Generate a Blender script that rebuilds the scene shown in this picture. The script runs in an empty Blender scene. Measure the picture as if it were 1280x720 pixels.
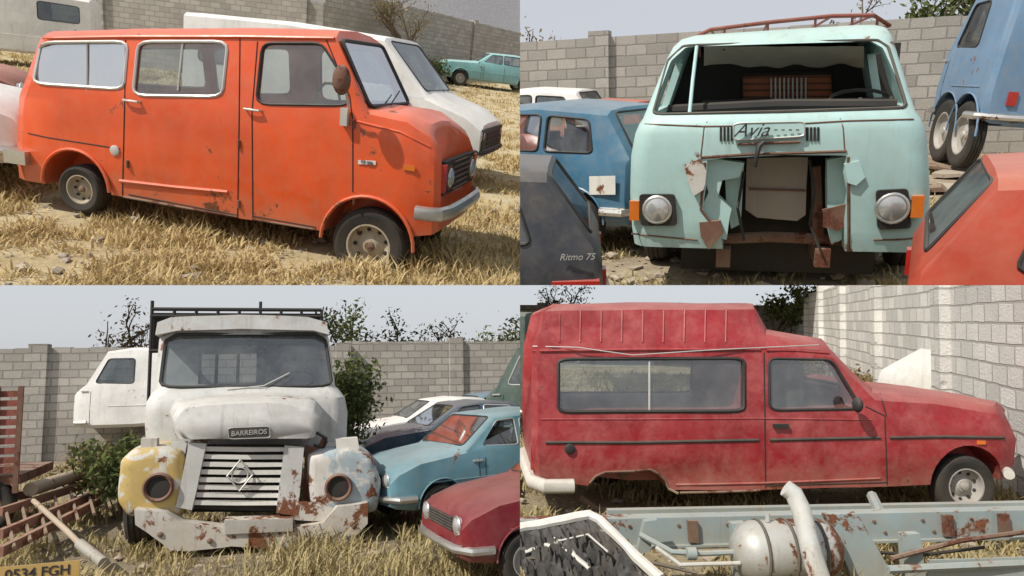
import bpy,bmesh,math,random
from mathutils import Vector,Matrix,noise
from mathutils.bvhtree import BVHTree
R=random.Random(7)
rad=math.radians
V3=Vector
SC=bpy.context.scene
COL=SC.collection
F=900.0
CW=Matrix.Rotation(rad(5.5),3,'X')
EYE=V3((0,0,1.8))
# ------------------------------------------------------------ yards
class Yard:
    def __init__(s,cx,hy,h,k,roll,right,top,slope=0):
        d=V3((cx-640,F,360-hy)).normalized(); z=V3((0,0,1))
        u=(z-z.dot(d)*d).normalized(); x=d.cross(u)
        Rm=Matrix((x,d,u)).transposed()@Matrix.Rotation(rad(roll),3,'Y')
        s.Ri=Rm.transposed(); s.h=h; s.eye=V3((0,0,h)); s.hy=hy; s.sl=slope
        s.M=Matrix.Translation(EYE)@(CW@Rm).to_4x4()@Matrix.Scale(k,4)@Matrix.Translation((0,0,-h))
        nx=V3((900,-10,0)).normalized(); nz=V3((0,-3.5,900)).normalized()
        s.planes=[s.Ri@(-nx if right else nx), s.Ri@(-nz if top else nz)]
    def dir(s,px,py): return s.Ri@V3((px-640,F,360-py))
    def g(s,px,py,z=0):
        d=s.dir(px,py); t=(z-s.h)/d.z; return s.eye+t*d
    def rise(s,p): return max(0,min(p.y,60)-20)*s.sl*max(0,min(1,(p.x+1)/4))
    def at(s,px,D,z=0):
        py=s.hy
        for _ in range(8):
            d=s.dir(px,py); t=D/d.y; p=s.eye+t*d
            py+=(p.z-z)*F/D
        return V3((p.x,D,z))
UL=Yard(325,45,1.75,4.0,1.0,False,True,.045)
UR=Yard(965,87,1.6,4.0,3.0,True,True)
BL=Yard(325,472,1.9,1.0,1.2,False,False)
BR=Yard(965,400,1.6,1.0,-.4,True,False)
INFO={}
# ------------------------------------------------------------ materials
def nt(name):
    m=bpy.data.materials.new(name); m.use_nodes=True; t=m.node_tree; t.nodes.clear()
    o=t.nodes.new('ShaderNodeOutputMaterial'); return m,t,o
def nd(t,k,**kw):
    n=t.nodes.new(k)
    for a,b in kw.items():
        if a in n.inputs: n.inputs[a].default_value=b
        else: setattr(n,a,b)
    return n
def c4(c): return (c[0],c[1],c[2],1)
def ramp(t,src,stops):
    r=nd(t,'ShaderNodeValToRGB'); e=r.color_ramp.elements
    while len(e)>len(stops): e.remove(e[-1])
    while len(e)<len(stops): e.new(.5)
    for el,(p,c) in zip(e,stops): el.position=p; el.color=c4(c) if len(c)==3 else c
    t.links.new(src,r.inputs[0]); return r.outputs[0]
def mix(t,f,a,b):
    m=nd(t,'ShaderNodeMixRGB')
    for i,v in ((0,f),(1,a),(2,b)):
        if hasattr(v,'is_linked'): t.links.new(v,m.inputs[i])
        else: m.inputs[i].default_value=v if i==0 else c4(v)
    return m.outputs[0]
def mth(t,op,a,b):
    m=nd(t,'ShaderNodeMath',operation=op)
    for i,v in ((0,a),(1,b)):
        if hasattr(v,'is_linked'): t.links.new(v,m.inputs[i])
        else: m.inputs[i].default_value=v
    return m.outputs[0]
def tex(t,scale,detail=6,rough=.6,vec=None,dist=0):
    n=nd(t,'ShaderNodeTexNoise'); n.inputs['Scale'].default_value=scale; n.inputs['Detail'].default_value=detail
    n.inputs['Roughness'].default_value=rough; n.inputs['Distortion'].default_value=dist
    if vec: t.links.new(vec,n.inputs['Vector'])
    return n.outputs[0]
def surf(name,col,rough=.5,metal=0.0,rust=0.0,dirt=.5,var=.2,bump=.15,rcol=(.13,.045,.018),second=None,coat=0,grime=(.30,.24,.16),dust=.3,low=.3,chalk=None):
    m,t,o=nt(name); tc=nd(t,'ShaderNodeTexCoord'); co=tc.outputs['Object']
    b=nd(t,'ShaderNodeBsdfPrincipled'); t.links.new(b.outputs[0],o.inputs[0])
    n1=tex(t,1.7,5,.6,co); n2=tex(t,7,9,.72,co,.3); n3=tex(t,45,4,.6,co); nl=tex(t,1.3,3,.6,co,.3)
    v=ramp(t,n1,[(.3,tuple(max(0,c*(1-var)) for c in col)),(.7,tuple(min(1,c*(1+var*.6)) for c in col))])
    if second: v=mix(t,ramp(t,tex(t,2.6,8,.7,co,.4),[(.49,(0,0,0)),(.53,(1,1,1))]),v,second)
    if chalk: v=mix(t,ramp(t,tex(t,2.4,10,.78,co,.2),[(.46,(0,0,0)),(.68,(.85,.85,.85))]),v,chalk)
    v=mix(t,ramp(t,n2,[(.40,(0,0,0)),(.85,(dirt,)*3)]),v,grime)
    mp=nd(t,'ShaderNodeMapping'); mp.inputs['Scale'].default_value=(14,14,.9); t.links.new(co,mp.inputs[0])
    v=mix(t,ramp(t,tex(t,1,5,.6,mp.outputs[0]),[(.56,(0,0,0)),(.75,(dirt*.7,)*3)]),v,tuple(c*.35 for c in grime))
    sp=nd(t,'ShaderNodeSeparateXYZ'); t.links.new(tc.outputs['Normal'],sp.inputs[0])
    up=ramp(t,sp.outputs[2],[(.45,(0,0,0)),(1,(dust,)*3)]); up=mth(t,'MULTIPLY',up,mth(t,'ADD',n1,.25))
    v=mix(t,up,v,(.46,.40,.31))
    so=nd(t,'ShaderNodeSeparateXYZ'); t.links.new(co,so.inputs[0])
    lo_=ramp(t,mth(t,'ADD',so.outputs[2],mth(t,'MULTIPLY',n2,-.5)),[(.0,(low,)*3),(.25,(0,0,0))])
    v=mix(t,lo_,v,(.30,.24,.16))
    if rust>0:
        rn=mth(t,'ADD',mth(t,'MULTIPLY',n2,.5),mth(t,'MULTIPLY',nl,.5))
        lo=.64-.17*rust
        rf=ramp(t,rn,[(lo,(0,0,0)),(lo+.022,(1,1,1))])
        rc=ramp(t,n3,[(.3,tuple(c*.5 for c in rcol)),(.7,tuple(c*1.7 for c in rcol))])
        v=mix(t,rf,v,rc)
    t.links.new(v,b.inputs['Base Color'])
    rr=nd(t,'ShaderNodeMapRange'); t.links.new(n2,rr.inputs[0]); rr.inputs[3].default_value=max(.05,rough-.15); rr.inputs[4].default_value=min(1,rough+.25)
    t.links.new(rr.outputs[0],b.inputs['Roughness']); b.inputs['Metallic'].default_value=metal
    b.inputs['Coat Weight'].default_value=coat
    bp=nd(t,'ShaderNodeBump'); bp.inputs['Strength'].default_value=bump; bp.inputs['Distance'].default_value=.01
    t.links.new(n2,bp.inputs['Height'])
    b2=nd(t,'ShaderNodeBump'); b2.inputs['Strength'].default_value=.35; b2.inputs['Distance'].default_value=.02
    t.links.new(tex(t,2.2,2,.5,co),b2.inputs['Height']); t.links.new(b2.outputs[0],bp.inputs['Normal'])
    t.links.new(bp.outputs[0],b.inputs['Normal'])
    return m
def glassm(name,tint,dust=.12,refl=.22):
    m,t,o=nt(name); co=nd(t,'ShaderNodeTexCoord').outputs['Object']
    tr=nd(t,'ShaderNodeBsdfTransparent'); tr.inputs[0].default_value=c4(tint)
    gl=nd(t,'ShaderNodeBsdfGlossy'); gl.inputs['Roughness'].default_value=.03; gl.inputs[0].default_value=(.9,.95,1,1)
    df=nd(t,'ShaderNodeBsdfDiffuse'); df.inputs[0].default_value=(.46,.45,.42,1)
    lw=nd(t,'ShaderNodeLayerWeight'); lw.inputs[0].default_value=.35
    a=nd(t,'ShaderNodeMixShader'); t.links.new(mth(t,'ADD',mth(t,'MULTIPLY',lw.outputs[0],.5),refl),a.inputs[0]); t.links.new(tr.outputs[0],a.inputs[1]); t.links.new(gl.outputs[0],a.inputs[2])
    b=nd(t,'ShaderNodeMixShader'); t.links.new(ramp(t,tex(t,3,8,.7,co),[(.4,(dust*.2,)*3),(.75,(dust*2.2,)*3)]),b.inputs[0])
    t.links.new(a.outputs[0],b.inputs[1]); t.links.new(df.outputs[0],b.inputs[2]); t.links.new(b.outputs[0],o.inputs[0]); return m
def blockm(name,col,mort):
    m,t,o=nt(name); co=nd(t,'ShaderNodeTexCoord').outputs['Object']
    b=nd(t,'ShaderNodeBsdfPrincipled'); t.links.new(b.outputs[0],o.inputs[0]); b.inputs['Roughness'].default_value=.95
    sp=nd(t,'ShaderNodeSeparateXYZ'); cb=nd(t,'ShaderNodeCombineXYZ'); t.links.new(co,sp.inputs[0])
    t.links.new(sp.outputs[0],cb.inputs[0]); t.links.new(sp.outputs[2],cb.inputs[1])
    wv=nd(t,'ShaderNodeVectorMath',operation='ADD'); t.links.new(cb.outputs[0],wv.inputs[0])
    nn=nd(t,'ShaderNodeTexNoise'); nn.inputs['Scale'].default_value=4; t.links.new(co,nn.inputs['Vector'])
    sc=nd(t,'ShaderNodeVectorMath',operation='SCALE'); t.links.new(nn.outputs[1],sc.inputs[0]); sc.inputs['Scale'].default_value=.035; t.links.new(sc.outputs[0],wv.inputs[1])
    br=nd(t,'ShaderNodeTexBrick'); t.links.new(wv.outputs[0],br.inputs['Vector'])
    br.inputs['Scale'].default_value=1; br.inputs['Brick Width'].default_value=.4; br.inputs['Row Height'].default_value=.2
    br.inputs['Mortar Size'].default_value=.016; br.inputs['Mortar Smooth'].default_value=.4; br.inputs['Bias'].default_value=0
    br.inputs['Color1'].default_value=c4(tuple(c*.78 for c in col)); br.inputs['Color2'].default_value=c4(tuple(c*1.14 for c in col)); br.inputs['Mortar'].default_value=c4(mort)
    v=mix(t,ramp(t,tex(t,.9,6,.65,co),[(.35,(0,0,0)),(.8,(.6,.6,.6))]),br.outputs[0],tuple(c*.6 for c in col))
    v=mix(t,ramp(t,tex(t,30,5,.7,co),[(.4,(0,0,0)),(.8,(.5,.5,.5))]),v,tuple(c*.4 for c in col))
    t.links.new(v,b.inputs['Base Color'])
    bp=nd(t,'ShaderNodeBump'); bp.inputs['Strength'].default_value=.9; bp.inputs['Distance'].default_value=.03; bp.invert=True
    t.links.new(mth(t,'SUBTRACT',br.outputs[1],tex(t,35,5,.7,co)),bp.inputs['Height']); t.links.new(bp.outputs[0],b.inputs['Normal']); return m
def groundm(name,a,b_,c):
    m,t,o=nt(name); co=nd(t,'ShaderNodeTexCoord').outputs['Object']
    b=nd(t,'ShaderNodeBsdfPrincipled'); t.links.new(b.outputs[0],o.inputs[0]); b.inputs['Roughness'].default_value=1; b.inputs['Specular IOR Level'].default_value=.1
    v=ramp(t,tex(t,.7,8,.7,co),[(.35,a),(.5,b_),(.68,c)])
    v=mix(t,ramp(t,tex(t,22,8,.75,co),[(.4,(0,0,0)),(.7,(.7,.7,.7))]),v,tuple(x*.35 for x in b_))
    t.links.new(v,b.inputs['Base Color']); bp=nd(t,'ShaderNodeBump'); bp.inputs['Strength'].default_value=1; bp.inputs['Distance'].default_value=.06
    t.links.new(tex(t,18,8,.75,co),bp.inputs['Height']); t.links.new(bp.outputs[0],b.inputs['Normal']); return m
def bladem(name,a,b_):
    m,t,o=nt(name); co=nd(t,'ShaderNodeTexCoord').outputs['Object']
    b=nd(t,'ShaderNodeBsdfPrincipled'); b.inputs['Roughness'].default_value=.8; b.inputs['Specular IOR Level'].default_value=.15
    c=ramp(t,tex(t,2.5,8,.85,co),[(.35,a),(.65,b_)]); t.links.new(c,b.inputs['Base Color'])
    tl=nd(t,'ShaderNodeBsdfTranslucent'); t.links.new(c,tl.inputs[0])
    mx=nd(t,'ShaderNodeMixShader'); mx.inputs[0].default_value=.25; t.links.new(b.outputs[0],mx.inputs[1]); t.links.new(tl.outputs[0],mx.inputs[2]); t.links.new(mx.outputs[0],o.inputs[0]); return m
M={}
M['orange']=surf('orange_paint',(.66,.08,.012),.36,rust=.3,dirt=.22,coat=.3,dust=.18)
M['white']=surf('white_paint',(.72,.72,.70),.4,rust=.1,dirt=.3)
M['mint']=surf('pale_blue_paint',(.37,.56,.55),.45,rust=.25,dirt=.32,var=.12)
M['blue']=surf('blue_paint',(.035,.13,.22),.35,rust=.05,dirt=.3)
M['cab_blue']=surf('cab_blue_paint',(.13,.24,.38),.45,rust=.2,dirt=.4)
M['sky_blue']=surf('light_blue_paint',(.10,.23,.29),.35,rust=.1,dirt=.3)
M['teal']=surf('pale_teal_paint',(.20,.44,.46),.4,rust=.2,dirt=.3)
M['red']=surf('faded_red_paint',(.27,.012,.018),.42,rust=.12,dirt=.3,var=.3,grime=(.40,.2,.17),chalk=(.40,.09,.09),dust=.25)
M['dark_red']=surf('dark_red_paint',(.16,.008,.016),.3,rust=.05,dirt=.25,grime=(.3,.15,.13),dust=.2)
M['bright_red']=surf('orange_red_paint',(.36,.04,.015),.4,rust=.3,dirt=.25)
M['pink']=surf('sun_faded_red_paint',(.34,.10,.08),.6,rust=.2,dirt=.4)
M['grey_car']=surf('dark_grey_paint',(.03,.035,.045),.3,rust=.0,dirt=.25,dust=.2)
M['navy']=surf('navy_paint',(.02,.05,.09),.3,dirt=.2)
M['green_dark']=surf('dark_green_paint',(.03,.07,.06),.5,dirt=.3)
M['truck']=surf('peeling_grey_white_paint',(.50,.51,.50),.55,rust=.42,dirt=.5)
M['truck_l']=surf('peeling_yellow_paint',(.46,.33,.10),.6,rust=.45,dirt=.5,second=(.48,.48,.45))
M['truck_r']=surf('peeling_pale_blue_paint',(.28,.36,.40),.6,rust=.45,dirt=.5,second=(.5,.49,.46))
M['rusty_white']=surf('rusty_white_steel',(.5,.49,.46),.65,rust=.5,dirt=.65)
M['rust']=surf('rust',(.13,.06,.04),.9,rust=.6,dirt=.3,rcol=(.09,.03,.015),bump=.5)
M['rust_red']=surf('red_oxide_steel',(.20,.045,.035),.8,rust=.6,dirt=.4)
M['chrome']=surf('dull_chrome',(.62,.62,.60),.28,metal=.85,rust=.25,dirt=.25)
M['alum']=surf('dull_aluminium',(.50,.50,.48),.4,metal=.4,rust=.05,dirt=.25)
M['black']=surf('black_rubber',(.016,.016,.016),.6,dirt=.06,dust=.12,low=.1)
M['tyre']=surf('dusty_tyre',(.014,.013,.012),.85,dirt=.07,bump=.4,dust=.05,low=.06)
M['inner']=surf('dark_interior',(.018,.017,.016),.85,dirt=.06,dust=.08,low=.05)
M['trim']=surf('faded_black_trim',(.04,.037,.033),.7,dirt=.2,dust=.2)
M['rim']=surf('dirty_cream_rim',(.40,.35,.27),.6,rust=.4,dirt=.4,low=.1)
M['rim_grey']=surf('grey_rim',(.33,.32,.30),.5,rust=.3,dirt=.4,low=.1)
M['lamp']=surf('headlamp_glass',(.50,.52,.52),.06,dirt=.3,coat=1,metal=.5)
M['amber']=surf('amber_lens',(.6,.15,.015),.2,dirt=.1)
M['tail']=surf('red_lens',(.38,.015,.012),.2,dirt=.1)
M['cham']=surf('blue_grey_chassis_paint',(.25,.32,.33),.55,rust=.4,dirt=.6)
M['tank']=surf('grey_tank_paint',(.37,.385,.37),.45,rust=.3,dirt=.6,metal=.25)
M['pale']=surf('pale_grey_steel',(.50,.51,.49),.5,rust=.25,dirt=.5)
M['board']=surf('weathered_board',(.30,.26,.22),.9,rust=.4,dirt=.5)
M['wood']=surf('varnished_orange_wood',(.40,.11,.04),.6,dirt=.2)
M['plate']=surf('dusty_white_steel',(.62,.62,.58),.5,dirt=.35,rust=.15)
M['plate_y']=surf('number_plate_yellow',(.55,.34,.06),.6,dirt=.4)
M['ink']=surf('dark_lettering',(.02,.02,.03),.5,dirt=.05,dust=0,low=0)
M['pole']=surf('peeling_tan_pipe',(.38,.31,.24),.7,rust=.4,dirt=.4)
M['bark']=surf('grey_bark',(.10,.08,.06),.95,dirt=.3,bump=.5)
M['torn']=surf('torn_black_lining',(.022,.022,.022),.6,rust=.5,dirt=.25,rcol=(.3,.29,.26),bump=.6,dust=.04,low=0)
M['glass']=glassm('dusty_glass',(.74,.80,.80),.08,.15)
M['glass_dark']=glassm('tinted_dusty_glass',(.36,.42,.44),.07,.10)
M['wall_g']=blockm('grey_concrete_blocks',(.43,.405,.365),(.28,.26,.235))
M['wall_w']=blockm('whitened_blocks',(.78,.76,.72),(.46,.44,.41))
M['g_straw']=groundm('straw_ground',(.34,.27,.15),(.48,.40,.25),(.58,.50,.35))
M['g_dirt']=groundm('dusty_soil',(.27,.22,.16),(.36,.30,.21),(.46,.39,.29))
M['blade']=bladem('dry_grass',(.32,.22,.09),(.68,.55,.30))
M['blade2']=bladem('mixed_grass',(.18,.16,.07),(.56,.45,.24))
M['leaf']=bladem('olive_leaves',(.05,.075,.025),(.15,.17,.06))
M['leaf_dry']=bladem('dry_leaves',(.14,.10,.05),(.28,.22,.10))
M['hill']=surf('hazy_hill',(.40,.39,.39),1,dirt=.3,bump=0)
M['rub']=surf('rubble',(.30,.26,.22),.95,dirt=.3,bump=.4)
# ------------------------------------------------------------ mesh helpers
def nb(): return bmesh.new()
def face(bm,vs):
    try: return bm.faces.new(vs)
    except ValueError: return None
def loft(bm,rings,closed=True,cap=True):
    vr=[[bm.verts.new(p) for p in r] for r in rings]
    n=len(vr[0])
    for a,b in zip(vr,vr[1:]):
        for i in range(n if closed else n-1):
            j=(i+1)%n; face(bm,(a[i],a[j],b[j],b[i]))
    if cap: face(bm,vr[0][::-1]); face(bm,vr[-1])
    return bm
def dent(bm,amt,sc=2.5,cuts=2,ax=(1,1,1)):
    if cuts: bmesh.ops.subdivide_edges(bm,edges=[e for e in bm.edges if e.calc_length()>.12],cuts=cuts,use_grid_fill=True)
    for v in bm.verts:
        n=noise.noise_vector(v.co*sc)+.5*noise.noise_vector(v.co*sc*2.3)
        v.co+=V3((n.x*ax[0],n.y*ax[1],n.z*ax[2]))*amt
    return bm
def box(bm,x0,x1,y0,y1,z0,z1):
    loft(bm,[[V3((x0,y0,z)),V3((x1,y0,z)),V3((x1,y1,z)),V3((x0,y1,z))] for z in (z0,z1)])
def prism(bm,pts,vec): loft(bm,[list(pts),[p+vec for p in pts]])
def basis(t):
    t=t.normalized(); a=V3((0,0,1)) if abs(t.z)<.9 else V3((1,0,0))
    u=t.cross(a).normalized(); return u,t.cross(u)
def tube(bm,pts,r,n=8,closed=False):
    pts=[V3(p) for p in pts]; N=len(pts)
    if N<2: return bm
    rs=r if isinstance(r,(list,tuple)) else [r]*N
    rings=[]; u=None
    for i,p in enumerate(pts):
        if closed: t=pts[(i+1)%N]-pts[i-1]
        else: t=pts[min(i+1,N-1)]-pts[max(i-1,0)]
        if t.length<1e-6: t=V3((1,0,0))
        t.normalize()
        if u is None: u,_=basis(t)
        u=(u-u.dot(t)*t)
        if u.length<1e-4: u,_=basis(t)
        u.normalize(); v=t.cross(u)
        rings.append([p+rs[i]*(math.cos(6.28318*k/n)*u+math.sin(6.28318*k/n)*v) for k in range(n)])
    if closed: rings.append(rings[0])
    loft(bm,rings,cap=not closed); 
    if closed: bmesh.ops.remove_doubles(bm,verts=bm.verts,dist=1e-5)
    return bm
def lathe(bm,prof,c,ax,n=28,cap=True):
    u,v=basis(ax); ax=ax.normalized(); rings=[]
    for r,o in prof: rings.append([c+ax*o+max(r,.001)*(math.cos(6.28318*k/n)*u+math.sin(6.28318*k/n)*v) for k in range(n)])
    return loft(bm,rings,cap=cap)
def area(b): return sum(f.calc_area() for f in b.faces)
def bbx(b): return [f(v.co[i] for v in b.verts) for i in range(3) for f in (min,max)]
def cut1(bm,cut,label=''):
    def mk(b):
        bmesh.ops.recalc_face_normals(b,faces=b.faces)
        me=bpy.data.meshes.new('t'); b.to_mesh(me); o=bpy.data.objects.new('t',me); COL.objects.link(o); return o
    a=mk(bm); c=mk(cut); A=area(bm); B=bbx(bm); res=None
    md=a.modifiers.new('b','BOOLEAN'); md.object=c; md.operation='DIFFERENCE'
    for sol,slf in (('EXACT',False),('EXACT',True),('FAST',False)):
        md.solver=sol
        if sol=='EXACT': md.use_self=slf
        bpy.context.view_layer.update()
        dg=bpy.context.evaluated_depsgraph_get(); me=bpy.data.meshes.new_from_object(a.evaluated_get(dg))
        out=bmesh.new(); out.from_mesh(me); bpy.data.meshes.remove(me)
        ok=len(out.faces)>5 and area(out)>.72*A and max(abs(p-q) for p,q in zip(bbx(out),B))<.12 and (len(out.faces)!=len(bm.faces) or abs(area(out)-A)>1e-4)
        if ok: res=out; break
        out.free()
    for o in (a,c):
        d=o.data; bpy.data.objects.remove(o); bpy.data.meshes.remove(d)
    if res is None: print('CUT FAILED',label); return bm
    return res
def boolean(bm,cuts,label=''):
    for i,c in enumerate(cuts):
        if isinstance(c,list):
            for j,d in enumerate(c): bm=cut1(bm,d,label+' %d.%d'%(i,j))
        elif len(c.faces): bm=cut1(bm,c,label+' %d'%i)
    return bm
def obj(name,bm,mat,parent=None,sharp=35,recalc=True,bevel=0):
    if bevel: bmesh.ops.bevel(bm,geom=[e for e in bm.edges if len(e.link_faces)==2 and e.calc_face_angle(0)>.6],offset=bevel,segments=2,affect='EDGES',clamp_overlap=True)
    if recalc: bmesh.ops.recalc_face_normals(bm,faces=bm.faces)
    me=bpy.data.meshes.new(name); bm.to_mesh(me); bm.free()
    me.materials.append(M[mat] if isinstance(mat,str) else mat)
    for p in me.polygons: p.use_smooth=True
    me.set_sharp_from_angle(angle=rad(sharp))
    o=bpy.data.objects.new(name,me); COL.objects.link(o)
    if parent: o.parent=parent
    return o
def tag(o,Y,L,label=None,cat=None,group=None,kind=None):
    if label: o['label']=label
    if cat: o['category']=cat
    if group: o['group']=group
    if kind: o['kind']=kind
    INFO[o.name]=(Y,L); return o
def thing(Y,L,name,label,cat,group=None):
    o=bpy.data.objects.new(name,None); COL.objects.link(o); return tag(o,Y,L,label,cat,group)
def rnd(poly,r=.18):
    out=[]; n=len(poly)
    for i in range(n):
        a,b,c=V3(poly[i-1]),V3(poly[i]),V3(poly[(i+1)%n])
        p,q=b.lerp(a,r),b.lerp(c,r)
        for t in (0,.33,.67,1): out.append(tuple((1-t)**2*p+2*t*(1-t)*b+t*t*q))
    return out
class Frame:
    def __init__(s,Y,pa,pb,yaw=None):
        A,B=Y.g(*pa),Y.g(*pb); x=(B-A); x.z=0; x.normalize(); z=V3((0,0,1))
        if yaw is not None: x=V3((math.cos(rad(yaw)),math.sin(rad(yaw)),0))
        y=z.cross(x)
        m=Matrix((x,y,z)).transposed().to_4x4(); s.L=Matrix.Translation(A)@m; s.Li=s.L.inverted(); s.Y=Y; s.e=s.Li@Y.eye; s.bvh=None
    def d(s,px,py): return s.Li.to_3x3()@s.Y.dir(px,py)
    def p(s,px,py,y=0.):
        d=s.d(px,py); return s.e+d*((y-s.e.y)/d.y)
    def setb(s,bm):
        bmesh.ops.recalc_face_normals(bm,faces=bm.faces); s.bvh=BVHTree.FromBMesh(bm)
    def hit(s,px,py,off=0.,y=0.):
        d=s.d(px,py).normalized(); h=s.bvh.ray_cast(s.e,d)
        if h[0] is None: return s.p(px,py,y)
        n=h[1]; n=n if n.dot(d)<0 else -n
        return h[0]+n*off
    def line(s,px,off=0.,step=8,closed=False):
        pts=[]; q=list(px)+([px[0]] if closed else [])
        for a,b in zip(q,q[1:]):
            k=max(1,int(math.hypot(a[0]-b[0],a[1]-b[1])/step))
            for i in range(k): pts.append(s.hit(a[0]+(b[0]-a[0])*i/k,a[1]+(b[1]-a[1])*i/k,off))
        if not closed: pts.append(s.hit(*px[-1],off))
        return pts
    def strip(s,root,name,px,r,mat,off=0.,closed=False,n=6):
        return obj(name,tube(nb(),s.line(px,off,closed=closed),r,n,closed),mat,root)
    def ext(s,px,y0,y1):
        bm=nb(); pts=[s.p(a,b,y0) for a,b in px]; prism(bm,pts,V3((0,y1-y0,0))); return bm
    def dome(s,px,y0,b,yb):
        pts=[s.p(a,c,(y0+b)) for a,c in px]; c=sum(pts,V3())/len(pts); bm=nb()
        def rg(k,y): return [V3((c.x+(p.x-c.x)*k,y,c.z+(p.z-c.z)*k)) for p in pts]
        return loft(bm,[rg(1,yb),rg(1,y0+b),rg(.985,y0+.5*b),rg(.93,y0+.2*b),rg(.82,y0+.05*b),rg(.5,y0),rg(.2,y0-.005)])
    def zloft(s,rows,yb,rc=.22,bow=.03,shr=0):
        rings=[]
        for (py,xl,xr,yf) in rows:
            l=s.p(xl,py,yf+rc).x+shr; r=s.p(xr,py,yf+rc).x-shr; z=s.p((xl+xr)/2,py,yf).z; yy=yf+shr
            g=[V3((l+rc*(1-math.cos(k/5*1.5708)),yy+rc*(1-math.sin(k/5*1.5708)),z)) for k in range(6)]
            h=[V3((r-rc*(1-math.cos(k/5*1.5708)),yy+rc*(1-math.sin(k/5*1.5708)),z)) for k in range(5,-1,-1)]
            rings.append(g+[V3(((l+r)/2,yy-bow,z))]+h+[V3((r,yb-shr,z)),V3((l,yb-shr,z))])
        return loft(nb(),rings)
def wheel(root,c,r,w,ax,rim='rim',tyre=True,holes=True):
    rr=r*.60; bm=nb()
    lathe(bm,[(.02,-.3*w),(rr*.9,-.3*w),(rr,-.42*w),(rr*1.0,.46*w),(rr*.93,.46*w),(rr*.86,.16*w),(rr*.62,.04*w),(rr*.38,.16*w),(rr*.30,.24*w),(.012,.25*w)],c,ax)
    o=obj('wheel',bm,rim,root)
    u,v=basis(ax)
    b=nb(); lathe(b,[(.02,.24*w),(rr*.22,.24*w),(rr*.2,.36*w),(.01,.40*w)],c,ax,16); obj('hub_cap',b,'alum' if rim!='rim' else 'rust',o)
    if holes:
        for k in range(9):
            b=nb(); a=k*.698; p=c+ax*(.08*w)+(math.cos(a)*u+math.sin(a)*v)*rr*.72; lathe(b,[(rr*.10,0),(rr*.09,.06*w)],p,ax,8); obj('vent_hole',b,'inner',o)
    if tyre:
        b=nb(); pr=[(rr,-.42*w),(r*.78,-.53*w),(r*.93,-.48*w),(r*.99,-.34*w)]
        for k in (-.2,0,.2): pr+=[(r,k*w-.07*w),(r,k*w+.05*w),(r*.975,k*w+.06*w),(r*.975,k*w+.11*w)]
        pr+=[(r*.99,.34*w),(r*.93,.48*w),(r*.84,.53*w),(r*.80,.515*w),(r*.72,.5*w),(rr,.45*w)]
        lathe(b,pr,c,ax,36,cap=False); obj('tyre',b,'tyre',o)
    return o
def lamp(root,c,r,ax,name='headlight',mat='lamp',ring='chrome',rt=.014):
    b=nb(); lathe(b,[(r,-.05),(r,0),(r*.9,.018),(r*.6,.032),(.01,.04)],c,ax,24); o=obj(name,b,mat,root)
    u,v=basis(ax); b=nb(); tube(b,[c+r*1.05*(math.cos(k/20*6.28318)*u+math.sin(k/20*6.28318)*v) for k in range(20)],rt,6,True); obj('lamp_ring',b,ring,o); return o
def text(root,s,pos,xd,zd,size,mat,name='lettering',shear=0,ext=.002,bold=0):
    cu=bpy.data.curves.new('t','FONT'); cu.body=s; cu.size=size; cu.extrude=ext; cu.shear=shear; cu.align_x='CENTER'; cu.align_y='CENTER'; cu.offset=bold
    o=bpy.data.objects.new('t',cu); COL.objects.link(o); bpy.context.view_layer.update()
    me=bpy.data.meshes.new_from_object(o.evaluated_get(bpy.context.evaluated_depsgraph_get())); bpy.data.objects.remove(o)
    xd=xd.normalized(); zd=zd.normalized(); n=xd.cross(zd)
    for v in me.vertices: v.co=pos+xd*v.co.x+zd*v.co.y+n*v.co.z
    bm=nb(); bm.from_mesh(me); bpy.data.meshes.remove(me); return obj(name,bm,mat,root)
def side_body(Fm,W,sts,crown=.02,x_in=0,t=0,zf=None,sub=None):
    rings=[]
    for st in (sts if sub is None else sts[sub[0]:sub[1]]):
        n=[Fm.p(a,b,c) for a,b,c in st]
        top=n[-1]; rg=n+[V3((top.x,W/2,top.z+crown))]+[V3((p.x,W-p.y,p.z)) for p in reversed(n)]
        if t:
            g=[]
            for i,p in enumerate(rg):
                y=W/2+(p.y-W/2)*(1-2*t/W); z=p.z-t
                k=min(i,len(rg)-1-i); z=max(z,zf+.02*k)
                g.append(V3((p.x,y,z)))
            rg=g
        rings.append(rg)
    if t:
        for p in rings[0]: p.x+=x_in
        for p in rings[-1]: p.x-=x_in
    return loft(nb(),rings)
def side_window(Fm,root,px,W,gl='glass',seal='black',sr=.012,r=.15):
    q=rnd(px,r); pts=[Fm.hit(a,b) for a,b in q]
    cut=nb(); prism(cut,[V3((p.x,-.3,p.z)) for p in pts],V3((0,W+.6,0)))
    for sgn in (0,1):
        P=[V3((p.x,(W-p.y-.014) if sgn else p.y+.014,p.z)) for p in pts]
        b=nb(); face(b,[b.verts.new(p) for p in P]); w=obj('window',b,gl,root)
        P=[V3((p.x,(W-p.y) if sgn else p.y,p.z)) for p in pts]
        obj('window_frame',tube(nb(),P,sr,6,True),seal,w)
    return cut
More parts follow.
